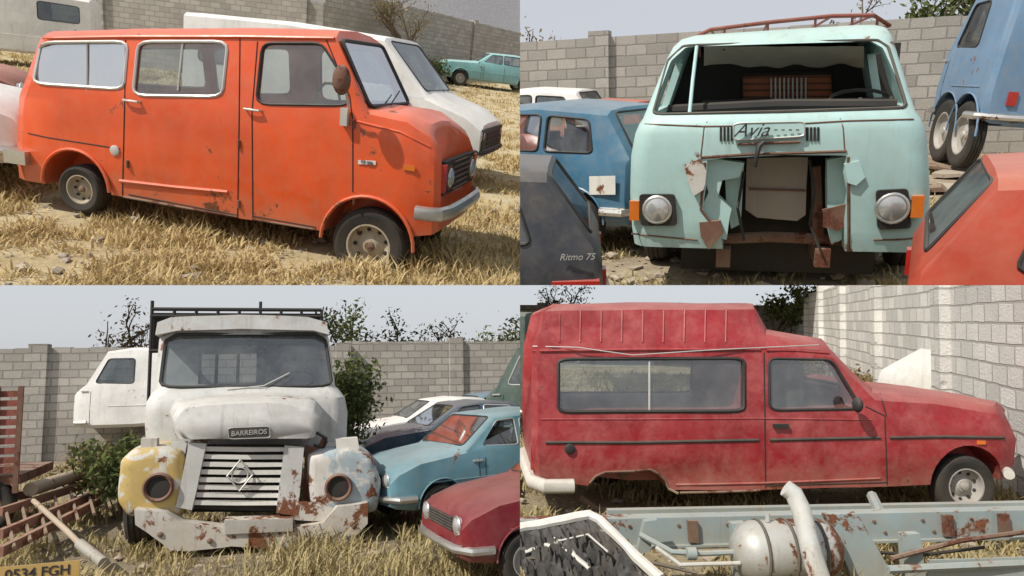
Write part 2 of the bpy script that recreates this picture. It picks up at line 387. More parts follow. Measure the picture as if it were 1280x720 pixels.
def quad_window(root,P,inset,gl,seal,depth=.25,sr=.014,name='windscreen'):
    c=sum(P,V3())/len(P); Q=[p.lerp(c,inset) for p in P]
    out=[]; n=len(Q)
    for i in range(n):
        a,b,d=Q[i-1],Q[i],Q[(i+1)%n]; p,q=b.lerp(a,.08),b.lerp(d,.08)
        for t in (0,.33,.67,1): out.append((1-t)**2*p+2*t*(1-t)*b+t*t*q)
    nn=(Q[1]-Q[0]).cross(Q[2]-Q[1]).normalized()
    cut=nb(); prism(cut,[p-nn*depth for p in out],nn*depth*2)
    if gl:
        b=nb(); face(b,[b.verts.new(p) for p in out]); w=obj(name,b,gl,root)
        obj('window_frame',tube(nb(),out,sr,6,True),seal,w)
    return cut
# ------------------------------------------------------------ other vehicles: x forward, y left, rear at x=0
SP={
'hatch':dict(st=[(0,.36,.5,.84,.90,.66,.56),(.05,.3,.5,.9,1.0,.73,.6),(.32,.28,.5,.93,1.40,.76,.57),(1.2,.26,.5,.94,1.47,.77,.6),(2.05,.26,.5,.95,1.42,.77,.57),(2.6,.26,.5,.95,1.01,.765,.63),(3.3,.28,.5,.86,.92,.75,.6),(3.6,.32,.5,.74,.82,.72,.57),(3.68,.36,.48,.64,.72,.66,.5)],
 win=[[(.42,1.0),(.52,1.31),(1.02,1.35),(1.02,1.0)],[(1.1,1.0),(1.1,1.36),(1.66,1.36),(1.66,1.0)],[(1.74,1.0),(1.74,1.36),(2.04,1.34),(2.36,1.02)]],ws=(5,4),bw=(1,2),cab=(2,6),wh=(.62,3.0,.29),ar=.35,hl=(.5,.66),tl=(.52,.72)),
'estate':dict(st=[(0,.36,.5,.86,.92,.72,.62),(.05,.3,.5,.92,.99,.78,.64),(.25,.28,.5,.93,1.36,.8,.60),(1.3,.26,.5,.93,1.40,.8,.62),(2.3,.26,.5,.93,1.37,.8,.60),(2.85,.26,.5,.93,.99,.8,.68),(3.9,.28,.5,.88,.93,.79,.66),(4.2,.32,.5,.82,.87,.77,.64),(4.26,.38,.48,.7,.78,.73,.58)],
 win=[[(.35,.99),(.42,1.29),(1.05,1.31),(1.05,.99)],[(1.13,.99),(1.13,1.32),(1.78,1.32),(1.78,.99)],[(1.86,.99),(1.86,1.32),(2.26,1.3),(2.62,1.0)]],ws=(5,4),bw=(1,2),cab=(2,6),wh=(.8,3.5,.3),ar=.36,hl=(.6,.72),tl=(.62,.75)),
'sedan':dict(st=[(0,.38,.5,.78,.84,.70,.56),(.06,.3,.5,.86,.93,.77,.62),(.75,.28,.5,.91,.97,.8,.64),(1.3,.26,.5,.92,1.35,.8,.55),(2.0,.26,.5,.93,1.4,.8,.57),(2.5,.26,.5,.93,1.35,.8,.56),(3.1,.26,.5,.93,.98,.8,.66),(3.9,.28,.5,.84,.9,.78,.62),(4.2,.32,.5,.72,.8,.75,.58),(4.28,.38,.48,.62,.7,.7,.52)],
 win=[[(1.05,.98),(1.36,1.27),(1.36,.98)],[(1.44,.98),(1.44,1.3),(2.0,1.33),(2.0,.98)],[(2.08,.98),(2.08,1.33),(2.42,1.3),(2.78,1.0)]],ws=(6,5),bw=(2,3),cab=(3,7),wh=(.8,3.45,.3),ar=.36,hl=(.58,.66),tl=(.6,.7)),
'van':dict(st=[(0,.42,.7,1.2,1.88,.82,.72),(.05,.38,.7,1.2,1.96,.9,.8),(1.6,.36,.7,1.2,2.0,.92,.82),(3.1,.36,.7,1.2,1.95,.92,.8),(3.75,.36,.7,1.18,1.25,.91,.78),(4.35,.4,.7,1.0,1.08,.89,.74),(4.6,.45,.62,.84,.92,.84,.66)],
 win=[[(.3,1.3),(.3,1.75),(1.3,1.78),(1.3,1.3)],[(2.45,1.28),(2.45,1.78),(3.05,1.76),(3.4,1.3)]],ws=(4,3),bw=None,cab=(1,5),wh=(.9,3.7,.33),ar=.4,hl=(.68,.76),tl=(.75,.9)),
'cab':dict(st=[(0,.62,.9,1.45,2.15,.92,.8),(.05,.58,.9,1.45,2.25,.98,.86),(.7,.55,.9,1.45,2.3,1.0,.88),(1.25,.55,.9,1.45,2.22,1.0,.86),(1.65,.55,.9,1.42,1.5,1.0,.9),(1.85,.6,.9,1.25,1.34,.95,.85)],
 win=[[(.65,1.5),(.65,2.05),(1.2,2.05),(1.45,1.52)]],ws=(4,3),bw=None,cab=(1,5),wh=(.5,1.2,.42),ar=.5,hl=(.7,.9),tl=(.7,.9))}
def car(Y,kind,px,py,anchor,yaw,paint,name,label,cat='car',s=1,tilt=0,group=None,wheels=True,gl='glass_dark',seat=True,roof=None,lift=0,bump='chrome'):
    sp=SP[kind]; st=sp['st']
    A=Matrix.Rotation(rad(yaw),4,'Z')@Matrix.Rotation(rad(tilt),4,'X')@Matrix.Scale(s,4)
    P=Y.g(px,py)
    off=A@V3((anchor[0],anchor[1],0)); off.z=0
    L=Matrix.Translation(P-off+V3((0,0,lift+Y.rise(P))))@A
    root=thing(Y,L,name,label,cat,group)
    def ring(q,t=0):
        x,zb,zm,zbe,zt,hw,ht=q
        n=[(hw*.9,zb),(hw*.985,zb+.07),(hw,zm+.08),(hw*.972,zbe),(ht+.035,max(zt-.055,zbe+.012)),(ht-.03,max(zt-.01,zbe+.03)),(ht*.5,zt+.012)]
        if t: n=[(y-t,max(z-t,.46+.01*i+zb-.28)) for i,(y,z) in enumerate(n)]
        return [V3((x,-y,z)) for y,z in n]+[V3((x,y,z)) for y,z in reversed(n)]
    hull=loft(nb(),[ring(q) for q in st]); bmesh.ops.recalc_face_normals(hull,faces=hull.faces); bv=BVHTree.FromBMesh(hull)
    def sy(x,z):
        h=bv.ray_cast(V3((x,-3,z)),V3((0,1,0))); return -h[0].y if h[0] is not None else st[3][5]
    i0,i1=sp['cab']; cr=[ring(q,.045) for q in st[i0:i1]]
    for p in cr[0]: p.x+=.05
    for p in cr[-1]: p.x-=.16
    cuts=[loft(nb(),cr)]; wc=[]
    for w in sp['win']:
        q=rnd(w,.12); c=nb(); prism(c,[V3((x,-1.4,z)) for x,z in q],V3((0,2.8,0))); wc.append(c)
        for sg in (-1,1):
            b=nb(); face(b,[b.verts.new((x,sg*(sy(x,z)-.012),z)) for x,z in q]); o=obj('window',b,gl,root)
            obj('window_frame',tube(nb(),[V3((x,sg*(sy(x,z)+.001),z)) for x,z in q],.011,6,True),'black' if R.random()<.6 else 'alum',o)
    cuts.append(wc); sc_=[]
    for k,nm in ((sp['ws'],'windscreen'),(sp['bw'],'rear_window')):
        if not k: continue
        a,b_=st[k[0]],st[k[1]]
        P4=[V3((a[0],-(a[6]-.0),a[4])),V3((b_[0],-(b_[6]-.02),b_[4]-.01)),V3((b_[0],b_[6]-.02,b_[4]-.01)),V3((a[0],a[6],a[4]))]
        sc_.append(quad_window(root,P4,.1,gl,'black',.13,.013,nm))
    cuts.append(sc_)
    wr=sp['wh']; ac=[]
    hwm=st[3][5]
    for x in wr[:2]:
        for sg in (-1,1):
            c=nb(); lathe(c,[(sp['ar'],0),(sp['ar'],.34)],V3((x,sg*(hwm+.06),wr[2]+.02)),V3((0,-sg,0)),20); ac.append(c)
            if wheels: obj('wheel_arch_lip',tube(nb(),[V3((x+sp['ar']*math.cos(a*.2094),sg*(hwm-.006),wr[2]+.02+sp['ar']*math.sin(a*.2094))) for a in range(0,16)],.012,5),paint,root)
    if wheels: cuts.append(ac)
    body=boolean(hull,cuts,name); obj('body',body,paint,root)
    if roof:
        q0,q1=st[i0],st[i1-2]; b=nb(); loft(b,[[V3((x,-w-.01,z-.10)),V3((x,-w+.06,z+.03)),V3((x,0,z+.06)),V3((x,w-.06,z+.03)),V3((x,w+.01,z-.10))] for x,w,z in ((q0[0]-.01,q0[6]+.04,q0[4]),(st[i0+1][0],st[i0+1][6]+.04,st[i0+1][4]),(q1[0]+.02,q1[6]+.04,q1[4]))]); obj('roof',b,roof,root)
    if wheels:
        for x in wr[:2]:
            for sg in (-1,1): wheel(root,V3((x,sg*(hwm-.09),wr[2])),wr[2],.17,V3((0,sg,0)),'rim_grey',holes=False)
    xf=st[-1][0]; ly,lz=sp['hl']
    for sg in (-1,1):
        h=bv.ray_cast(V3((xf+2,sg*ly*.98,lz)),V3((-1,0,0)))
        lamp(root,(h[0] if h[0] is not None else V3((xf,sg*ly,lz))),.085,V3((1,0,0)))
        h=bv.ray_cast(V3((-2,sg*sp['tl'][0],sp['tl'][1])),V3((1,0,0)))
        q=h[0] if h[0] is not None else V3((0,sg*.5,.7)); b=nb(); box(b,q.x-.025,q.x+.04,q.y-.05,q.y+.05,q.z-.08,q.z+.08); obj('tail_light',b,'tail',root,bevel=.01)
        xs=[w[-1][0]-.04 for w in sp['win'][1:]]+[sp['win'][-1][-1][0]+.06]
        for x in xs[-3:]:
            b=nb(); z0=st[3][1]+.1; z1=st[3][3]+.02; tube(b,[V3((x,sg*(sy(x,z0+(z1-z0)*k/6)-.001),z0+(z1-z0)*k/6)) for k in range(7)],.006,5); obj('door_seam',b,'inner',root)
        b=nb(); x=xs[-2] if len(xs)>1 else xs[0]; zz=st[3][3]-.1; box(b,x+.06,x+.2,sg*(sy(x,zz)+.012)-.012,sg*(sy(x,zz)+.012)+.012,zz-.012,zz+.012); obj('door_handle',b,'alum',root,bevel=.005)
        b=nb(); tube(b,[V3((x,sg*(sy(x,st[3][2]+.1)+.002),st[3][2]+.12)) for x in [st[1][0]+.2+k*(st[-3][0]-st[1][0]-.3)/8 for k in range(9)]],.009,5); obj('body_crease',b,paint,root)
    zb=st[-1][1]+.08; hw=st[-2][5]
    for nm,xx,d in (('front_bumper',xf,1),('rear_bumper',0,-1)):
        obj(nm,tube(nb(),[V3((xx-d*.3,-hw-.05,zb)),V3((xx-d*.08,-hw-.02,zb)),V3((xx+d*.03,-hw*.75,zb)),V3((xx+d*.05,0,zb)),V3((xx+d*.03,hw*.75,zb)),V3((xx-d*.08,hw+.02,zb)),V3((xx-d*.3,hw+.05,zb))],.045,8),bump,root)
    b=nb(); box(b,xf-.06,xf+.004,-ly+.12,ly-.12,lz-.08,lz+.07); g=obj('grille',b,'inner',root)
    for k in range(5):
        b=nb(); box(b,xf-.05,xf+.014,-ly+.13,ly-.13,lz-.07+k*.03,lz-.058+k*.03); obj('grille_bar',b,'trim',g)
    if seat:
        for x in ((st[i1-1][0]-1.25,) if kind!='cab' else (.5,)):
            for sg in (-1,1):
                b=nb(); zf=st[3][1]+.2; box(b,x,x+.5,sg*.36-.22,sg*.36+.22,zf,zf+.18); box(b,x-.1,x+.06,sg*.36-.22,sg*.36+.22,zf+.1,zf+.7); obj('seat',b,'inner',root,bevel=.04)
    return root,L
# ------------------------------------------------------------ setting builders
def ground(Y,mat,x0,x1,y0,y1):
    bm=nb(); ys=[]; y=y0
    while y<y1: ys.append(y); y*=1.045; 
    ys.append(y1); n=70; rows=[]
    for y in ys: rows.append([bm.verts.new((x0+(x1-x0)*i/n,y,.05*(noise.noise(V3(((x0+(x1-x0)*i/n)*.8,y*.8,1)))-.1)-.02+Y.rise(V3((x0+(x1-x0)*i/n,y,0))))) for i in range(n+1)])
    for a,b in zip(rows,rows[1:]):
        for i in range(n): face(bm,(a[i],a[i+1],b[i+1],b[i]))
    tag(obj('ground',bm,mat),Y,Matrix.Identity(4),kind='structure')
def grass(Y,n,cx0,cx1,D0,D1,mat,h0,h1,label,thr=-.2,seed=1,wid=.005):
    r=random.Random(seed); bm=nb()
    for _ in range(n):
        D=D0*(D1/D0)**r.random(); p=Y.at(cx0+(cx1-cx0)*r.random(),D)
        f=noise.noise(V3((p.x*.9,p.y*.9,seed)))+.5*noise.noise(V3((p.x*3,p.y*3,seed)))
        if f<thr: continue
        p.z=Y.rise(p)
        hs=.6+1.2*max(0,f)
        for k in range(8):
            a=r.random()*6.28; h=(h0+(h1-h0)*r.random()**2.2)*hs; ln=h*(.3+1.1*r.random()); q=p+V3((r.gauss(0,.07),r.gauss(0,.07),-.03))
            w=wid*(.7+r.random())*(1+D*.07); dx,dy=math.cos(a),math.sin(a)
            a1,b1=bm.verts.new(q+V3((-dy*w,dx*w,0))),bm.verts.new(q+V3((dy*w,-dx*w,0)))
            m=q+V3((dx*ln*.35,dy*ln*.35,h*.65)); a2,b2=bm.verts.new(m+V3((-dy*w*.7,dx*w*.7,0))),bm.verts.new(m+V3((dy*w*.7,-dx*w*.7,0)))
            t=bm.verts.new(q+V3((dx*ln,dy*ln,h))); bm.faces.new((a1,b1,b2,a2)); bm.faces.new((a2,b2,t))
    tag(obj('dry_grass',bm,mat,recalc=False),Y,Matrix.Identity(4),label,'grass',kind='stuff')
def stones(Y,n,cx0,cx1,D0,D1,label,seed=1):
    r=random.Random(seed); bm=nb()
    for _ in range(n):
        D=D0*(D1/D0)**r.random(); p=Y.at(cx0+(cx1-cx0)*r.random(),D); s=.012+.04*r.random()**3
        mm=Matrix.Translation(p+V3((0,0,s*.2-.015)))@Matrix.Rotation(r.random()*6,4,'Z')@Matrix.Diagonal((s*(1+r.random()),s,s*.6,1))
        vs=bmesh.ops.create_icosphere(bm,subdivisions=1,radius=1,matrix=mm)['verts']
        for v in vs: v.co+=V3((r.gauss(0,.15),r.gauss(0,.15),r.gauss(0,.1)))*s
    tag(obj('gravel',bm,'rub',recalc=False,sharp=10),Y,Matrix.Identity(4),label,'stones',kind='stuff')
def wall(Y,A,B,h,mat,label,pil=(),ph=.1,base=-.3):
    x=(B-A); ln=x.length; x.normalize(); z=V3((0,0,1)); y=z.cross(x)
    L=Matrix.Translation(A)@Matrix((x,y,z)).transposed().to_4x4()
    root=thing(Y,L,'block_wall',label,'wall')
    xx=0; r=random.Random(int(ln*10)); top=[]
    while xx<ln:
        hh=h+r.choice((0,0,0,0,0,-.015,.02,-.2 if r.random()<.12 else 0)); top+=[V3((xx,0,hh)),V3((min(ln,xx+.4)-.001,0,hh))]; xx+=.4
    pts=[V3((0,0,base))]+top+[V3((ln,0,base))]
    b=nb(); prism(b,pts,V3((0,.2,0))); obj('wall_face',b,mat,root,sharp=20)
    for t in pil:
        b=nb(); box(b,t-.2,t+.2,-.12,.3,base,h+ph); obj('pillar',b,mat,root,sharp=20)
    return root
def tree(Y,px,D,h,spread,leafm,dens,label,name='tree',z=0,seed=1,bare=False,lean=0,leaf=.07,cat='tree',trunk=.18):
    r=random.Random(seed); pos=Y.at(px,D); root=thing(Y,Matrix.Translation(pos+V3((0,0,z+Y.rise(pos)))),name,label,cat)
    bt=nb(); tips=[]
    def br(p,d,ln,rd,lv):
        pts=[p]; q=p.copy(); dd=d.copy(); seg=4
        for i in range(seg):
            dd=(dd+V3((r.gauss(0,.16),r.gauss(0,.16),r.gauss(.03,.1)))).normalized(); q=q+dd*ln/seg; pts.append(q.copy())
            if lv>=2: tips.append(q.copy())
        tube(bt,pts,[rd*(1-.55*i/seg) for i in range(seg+1)],6 if lv<2 else 4)
        if lv<(4 if bare else 3):
            for i in range(4 if lv==0 else 3):
                a=r.random()*6.28; e=.5+.5*r.random(); nd_=(dd*.75+V3((math.cos(a)*spread*e,math.sin(a)*spread*e,.25*r.random()))).normalized()
                br(pts[r.choice((2,3,4)) if lv else r.choice((2,3,4,4))],nd_,ln*(.55+.25*r.random()),rd*.5,lv+1)
    br(V3((0,0,-.1)),V3((lean,0,1)).normalized(),h*.42,trunk*h/4,0)
    obj('trunk',bt,'bark',root)
    b=nb(); n=int(len(tips)*dens)
    for _ in range(n):
        t=r.choice(tips); p=t+V3((r.gauss(0,.13),r.gauss(0,.13),r.gauss(0,.11)))*h/4*1.3
        u=V3((r.gauss(0,1),r.gauss(0,1),r.gauss(0,1))).normalized(); v=u.cross(V3((r.gauss(0,1),r.gauss(0,1),r.gauss(0,1)))).normalized(); s=leaf*(.5+r.random())
        face(b,[b.verts.new(p-u*s),b.verts.new(p+v*s*.45),b.verts.new(p+u*s),b.verts.new(p-v*s*.45)])
    if n: obj('crown',b,leafm,root,recalc=False)
    else: b.free()
    return root
def bush(Y,px,D,w,h,leafm,n,label,seed=1,leaf=.05,z=0):
    r=random.Random(seed); root=thing(Y,Matrix.Translation(Y.at(px,D)+V3((0,0,z+Y.rise(Y.at(px,D))))),'bush',label,'bush'); bt=nb(); b=nb()
    for k in range(16):
        a=r.random()*6.28; e=V3((math.cos(a)*w*r.random()*.5,math.sin(a)*w*r.random()*.4,h*(.5+.5*r.random()))); m=e*.5+V3((r.gauss(0,.06),r.gauss(0,.06),.1))
        tube(bt,[V3((0,0,-.05)),m,e],[.015,.01,.004],4)
        for _ in range(n//16):
            t=r.random()**.6; p=m.lerp(e,t)+V3((r.gauss(0,.09),r.gauss(0,.09),r.gauss(0,.08)))*max(w,h)*.9
            u=V3((r.gauss(0,1),r.gauss(0,1),r.gauss(0,1))).normalized(); v=u.cross(V3((r.gauss(0,1),r.gauss(0,1),r.gauss(0,1)))).normalized(); s=leaf*(.5+r.random())
            face(b,[b.verts.new(p-u*s),b.verts.new(p+v*s*.4),b.verts.new(p+u*s),b.verts.new(p-v*s*.4)])
    obj('stem',bt,'bark',root); obj('foliage',b,leafm,root,recalc=False)

# ============================================================ UPPER LEFT YARD : orange van
ground(UL,'g_straw',-40,40,2.2,90)
grass(UL,15000,-20,670,4.2,38,'blade',.03,.17,'dry yellow grass around the orange van',-.28,1)
stones(UL,500,-20,670,4.2,16,'small stones in the dry grass under the orange van',1)
wall(UL,UL.at(-60,36),UL.at(400,31),3.3,'wall_g','grey block wall behind the roof of the orange van',(6,14))
wall(UL,UL.at(402,31.2),UL.at(700,52),3.9,'wall_g','grey block wall running off to the right behind the pale teal car',(5,13,21))
b=nb(); loft(b,[[V3((-60+i*9,250,-5)) for i in range(24)],[V3((-60+i*9,260,40+9*noise.noise(V3((i*.25,0,0))))) for i in range(24)],[V3((-60+i*9,300,-5)) for i in range(24)]],closed=False,cap=False)
tag(obj('hills',b,'hill'),UL,Matrix.Identity(4),kind='structure')
def orange_van():
    V=Frame(UL,(108,270),(463,330)); W=1.30
    S=[[(24,222,.16),(21,190,.12),(24,120,.12),(33,100,.14),(50,50,.24),(58,42,.40)],
       [(32,226,.03),(29,192,.01),(31,125,.01),(39,102,.02),(57,47,.11),(66,39,.28)],
       [(155,246,.03),(155,205,0),(157,130,0),(158,115,.01),(165,45,.10),(168,36,.28)],
       [(300,273,.03),(300,220,0),(300,140,0),(300,130,.01),(303,44,.10),(303,35,.28)],
       [(405,289,.03),(405,235,0),(405,150,0),(400,132,.01),(385,45,.10),(385,36,.28)],
       [(441,294,.03),(441,238,0),(441,155,0),(440,137,.01),(420,47,.11),(424,39,.28)],
       [(470,296,.03),(470,238,0),(468,165,0),(463,143,.02),(460,137,.08),(464,133,.28)],
       [(515,296,.03),(515,245,0),(514,176,0),(509,153,.03),(507,146,.10),(510,140,.28)],
       [(539,294,.05),(542,250,.03),(543,198,.03),(539,174,.07),(535,164,.14),(538,156,.3)],
       [(547,290,.11),(551,250,.08),(552,202,.08),(549,184,.12),(543,171,.22),(545,163,.38)]]
    hull=dent(side_body(V,W,S),.004,2.2,2); V.setb(hull)
    root=thing(UL,V.L,'passenger_van','faded orange passenger van with three side windows and rusty sills','van')
    zf=V.p(300,200,0).z
    cav=side_body(V,W,S,t=.05,zf=zf,x_in=.1,sub=(0,7))
    w1=side_window(V,root,[(41,104),(52,53),(160,52),(155,112)],W,seal='alum',sr=.014)
    w2=side_window(V,root,[(166,119),(173,52),(285,52),(278,121)],W,seal='alum',sr=.014)
    w3=side_window(V,root,[(320,130),(328,54),(402,54),(431,100),(435,132)],W,seal='black')
    for a,c,e in ((108,54,108),(228,53,222)):
        P0,P1=V.hit(a,c+1,-.006),V.hit(e,c+60,-.006); obj('window_divider',tube(nb(),[P0,P1],.009,6),'alum',root)
    P=[V.p(462,136,.10),V.p(424,47,.14)]; P+=[V3((P[1].x,W-P[1].y,P[1].z)),V3((P[0].x,W-P[0].y,P[0].z))]
    cs=[cav,[w1,w2,w3],quad_window(root,P,.06,'glass','black',.2,.018)]
    rc=V.p(105,236,.1); fc=V.p(463,307,.1); ar=[]
    for c,r,wr in ((rc,abs(V.p(148,236,.0).x-V.p(106,236,0).x),rc.z),(fc,abs(V.p(521,307,0).x-V.p(462,307,0).x),abs(V.p(463,307,.1).z-V.p(463,353,.1).z))):
        for sg in (0,1):
            q=nb(); lathe(q,[(r,0),(r,.45)],V3((c.x,-.1 if not sg else W+.1,c.z+.03)),V3((0,1 if not sg else -1,0)),28); ar.append(q)
        for sg in (0,1): wheel(root,V3((c.x,.13 if not sg else W-.13,c.z)),wr,.19,V3((0,-1 if not sg else 1,0)),'rim')
        obj('wheel_arch_lip',tube(nb(),[V3((c.x+r*math.cos(a),.0,c.z+.03+r*math.sin(a))) for a in [x*.1745 for x in range(0,19)]],.016,6),'orange',root)
    cs.append(ar)
    obj('body',boolean(hull,cs,'orange'),'orange',root)
    for px in ([(157,50),(156,120),(153,244)],[(300,48),(299,140),(297,270)],[(316,272),(315,140),(322,52)],[(316,270),(395,284)],[(441,240),(441,150),(437,120),(408,50)],[(161,243),(297,269)],[(28,165),(60,172),(150,186)]):
        V.strip(root,'door_seam',px,.006,'inner',-.001)
    V.strip(root,'body_crease',[(150,226),(220,234),(285,240)],.018,'orange')
    V.strip(root,'roof_gutter',[(55,48),(160,46),(300,46),(418,48)],.014,'orange',.004)
    V.strip(root,'belt_moulding',[(440,150),(500,165),(538,184)],.010,'orange')
    V.strip(root,'sill_rust',[(155,246),(210,256),(297,271)],.012,'rust',0)
    V.strip(root,'sill_rust',[(316,274),(395,287)],.010,'rust',0)
    for a,c in ((165,126),(316,137)):
        q=V.hit(a,c); b=nb(); tube(b,[q+V3((-.06,0,0)),q+V3((-.06,-.03,0)),q+V3((0,-.035,0)),q+V3((.07,-.03,0)),q+V3((.08,0,0))],.011,8); obj('door_handle',b,'chrome',root)
    for a,c in ((299,180),(299,255),(443,155),(443,250),(160,205)):
        q=V.hit(a,c); b=nb(); tube(b,[q+V3((0,-.008,-.035)),q+V3((0,-.008,.035))],.012,8); obj('hinge',b,'rust',root)
    q=V.hit(144,188); b=nb(); lathe(b,[(.045,0),(.045,.012),(.03,.018),(.002,.018)],q,V3((0,-1,0)),20); obj('fuel_cap',b,'alum',root)
    b=nb(); pts=[V.hit(x,y,.004) for x,y in ((448,200),(470,201),(470,206),(448,205))]; prism(b,pts,V3((0,-.004,0))); bd=obj('badge',b,'plate',root)
    text(bd,'CF 250',V.hit(459,203,.012),V3((1,0,-.02)),V3((0,0,1)),.035,'ink')
    q=V.hit(512,210,.004); b=nb(); box(b,q.x-.05,q.x+.05,q.y-.01,q.y,q.z-.02,q.z+.02); obj('side_lamp',b,'amber',root)
    a=V.hit(433,150); h=V.p(433,118,-.12); t=V.p(427,100,-.2); b=nb(); tube(b,[a,V.p(436,135,-.08),h,t],.01,8); arm=obj('mirror_arm',b,'alum',root)
    b=nb(); bmesh.ops.create_uvsphere(b,u_segments=16,v_segments=10,radius=1,matrix=Matrix.Translation(t)@Matrix.Diagonal((.075,.05,.115,1))); obj('mirror',b,'rust',arm)
    q=V.hit(433,146,.01); b=nb(); box(b,q.x-.03,q.x+.03,q.y-.05,q.y,q.z-.07,q.z+.07); obj('mirror_bracket',b,'alum',root,bevel=.012)
    xf=V.p(552,225,.08).x
    b=nb(); z0=V.p(555,246,.1).z; z1=V.p(555,203,.1).z; box(b,xf-.04,xf+.012,.12,W-.12,z0,z1); gr=obj('grille',b,'inner',root,bevel=.01)
    for k in range(6):
        b=nb(); zz=z0+(z1-z0)*(k+.5)/6; tube(b,[V3((xf+.02,.38,zz)),V3((xf+.02,W-.38,zz))],.008,6); obj('grille_bar',b,'rust',gr)
    for yy in (.25,W-.25): lamp(root,V3((xf+.02,yy,(z0+z1)/2)),.09,V3((1,0,0)),ring='rust')
    for yy,mt in ((.11,'tail'),(W-.11,'amber')):
        b=nb(); box(b,xf-.04,xf+.03,yy-.03,yy+.03,z0+.03,z1-.02); obj('side_light',b,mt,root,bevel=.01)
    zb=V.p(545,268,0).z; b=nb(); prof=[(.0,-.065),(.035,-.05),(.05,0),(.035,.05),(.0,.065)]
    path=[(xf-.16,-.055),(xf-.06,-.055),(xf+.03,-.01),(xf+.07,.15),(xf+.08,W/2),(xf+.07,W-.15),(xf+.03,W),(xf-.06,W+.06),(xf-.3,W+.055)]
    rings=[]
    for i,(x,y) in enumerate(path):
        a=V3(path[max(i-1,0)]); c=V3(path[min(i+1,len(path)-1)]); d=(c-a).normalized(); nrm=V3((d.y,-d.x))
        rings.append([V3((x+nrm.x*o,y+nrm.y*o,zb+z*.95)) for o,z in prof])
    loft(b,rings,closed=True); obj('front_bumper',b,'chrome',root)
    zb=V.p(24,196,0).z; x0=V.p(22,196,0).x; b=nb(); box(b,x0-.1,x0+.12,-.05,W+.05,zb-.06,zb+.06); obj('rear_bumper',b,'chrome',root,bevel=.025)
    b=nb(); box(b,V.p(150,240).x,V.p(395,280).x,.2,W-.2,V.p(300,262).z-.05,V.p(300,262).z+.02); obj('underbody',b,'inner',root)
    x=V.p(390,150).x-.1
    for yy in (.34,W-.34):
        b=nb(); box(b,x-.25,x+.25,yy-.2,yy+.2,zf,zf+.16); box(b,x-.3,x-.16,yy-.2,yy+.2,zf,zf+.5); obj('seat',b,'trim',root,bevel=.05)
    obj('wiper',tube(nb(),[P[0]+V3((.04,.4,.03)),P[0].lerp(P[1],.25)+V3((.05,.8,.0))],.007,6),'black',root)
    hc=V.p(410,128,.45); 
    obj('steering_wheel',tube(nb(),[hc+V3((.08*math.cos(a*.628)*.4,.19*math.cos(a*.628),.17*math.sin(a*.628))) for a in range(10)],.012,6,True),'black',root)
orange_van()
wv,wL=car(UL,'van',620,220,(4.6,.85),-28,'white','white_van','white van with a black grille parked behind the nose of the orange van','van',gl='glass',bump='black',s=1.0)
b=nb(); box(b,4.52,4.63,-.74,.74,.5,.86); g_=obj('front_panel',b,'trim',wv,bevel=.015)
for k in range(4):
    b=nb(); box(b,4.62,4.645,-.5,.5,.56+k*.07,.585+k*.07); obj('grille_bar',b,'inner',g_)
car(UL,'van',118,92,(0,.85),182,'white','white_van','white van far off at the upper left, behind the orange van','van',s=1.1)
wc,wcL=car(UL,'hatch',34,246,(3.68,-.7),-3,'white','white_car','white car nose with a number plate left of the orange van','car')
b=nb(); box(b,3.73,3.745,-.26,.26,.40,.51); pl_=obj('number_plate',b,'plate',wc); text(pl_,'DRL',V3((3.748,0,.455)),V3((0,1,0)),V3((0,0,1)),.10,'ink')
car(UL,'sedan',28,176,(4.28,-.8),2,'pink','red_car','sun faded red car behind the white car nose at the left','car')
car(UL,'estate',549,122,(4.26,.8),176,'teal','teal_car','pale teal estate car parked in front of the far wall','car',gl='glass',s=1.2)
car(UL,'sedan',578,106,(0,.8),182,'dark_red','red_car','small dark red car beside the pale teal estate','car',s=1.1)
tree(UL,515,33,5.0,.9,'leaf_dry',3,'bare leafless tree in front of the wall beside the white van',bare=True,seed=5,leaf=.04,name='bare_tree')
tree(UL,425,40,6.4,.9,'leaf_dry',3,'bare tree behind the wall above the orange van roof',bare=True,seed=8,leaf=.04,name='bare_tree')
bush(UL,540,34,1.5,1.1,'leaf',700,'low green bush at the foot of the bare tree',3,.07)

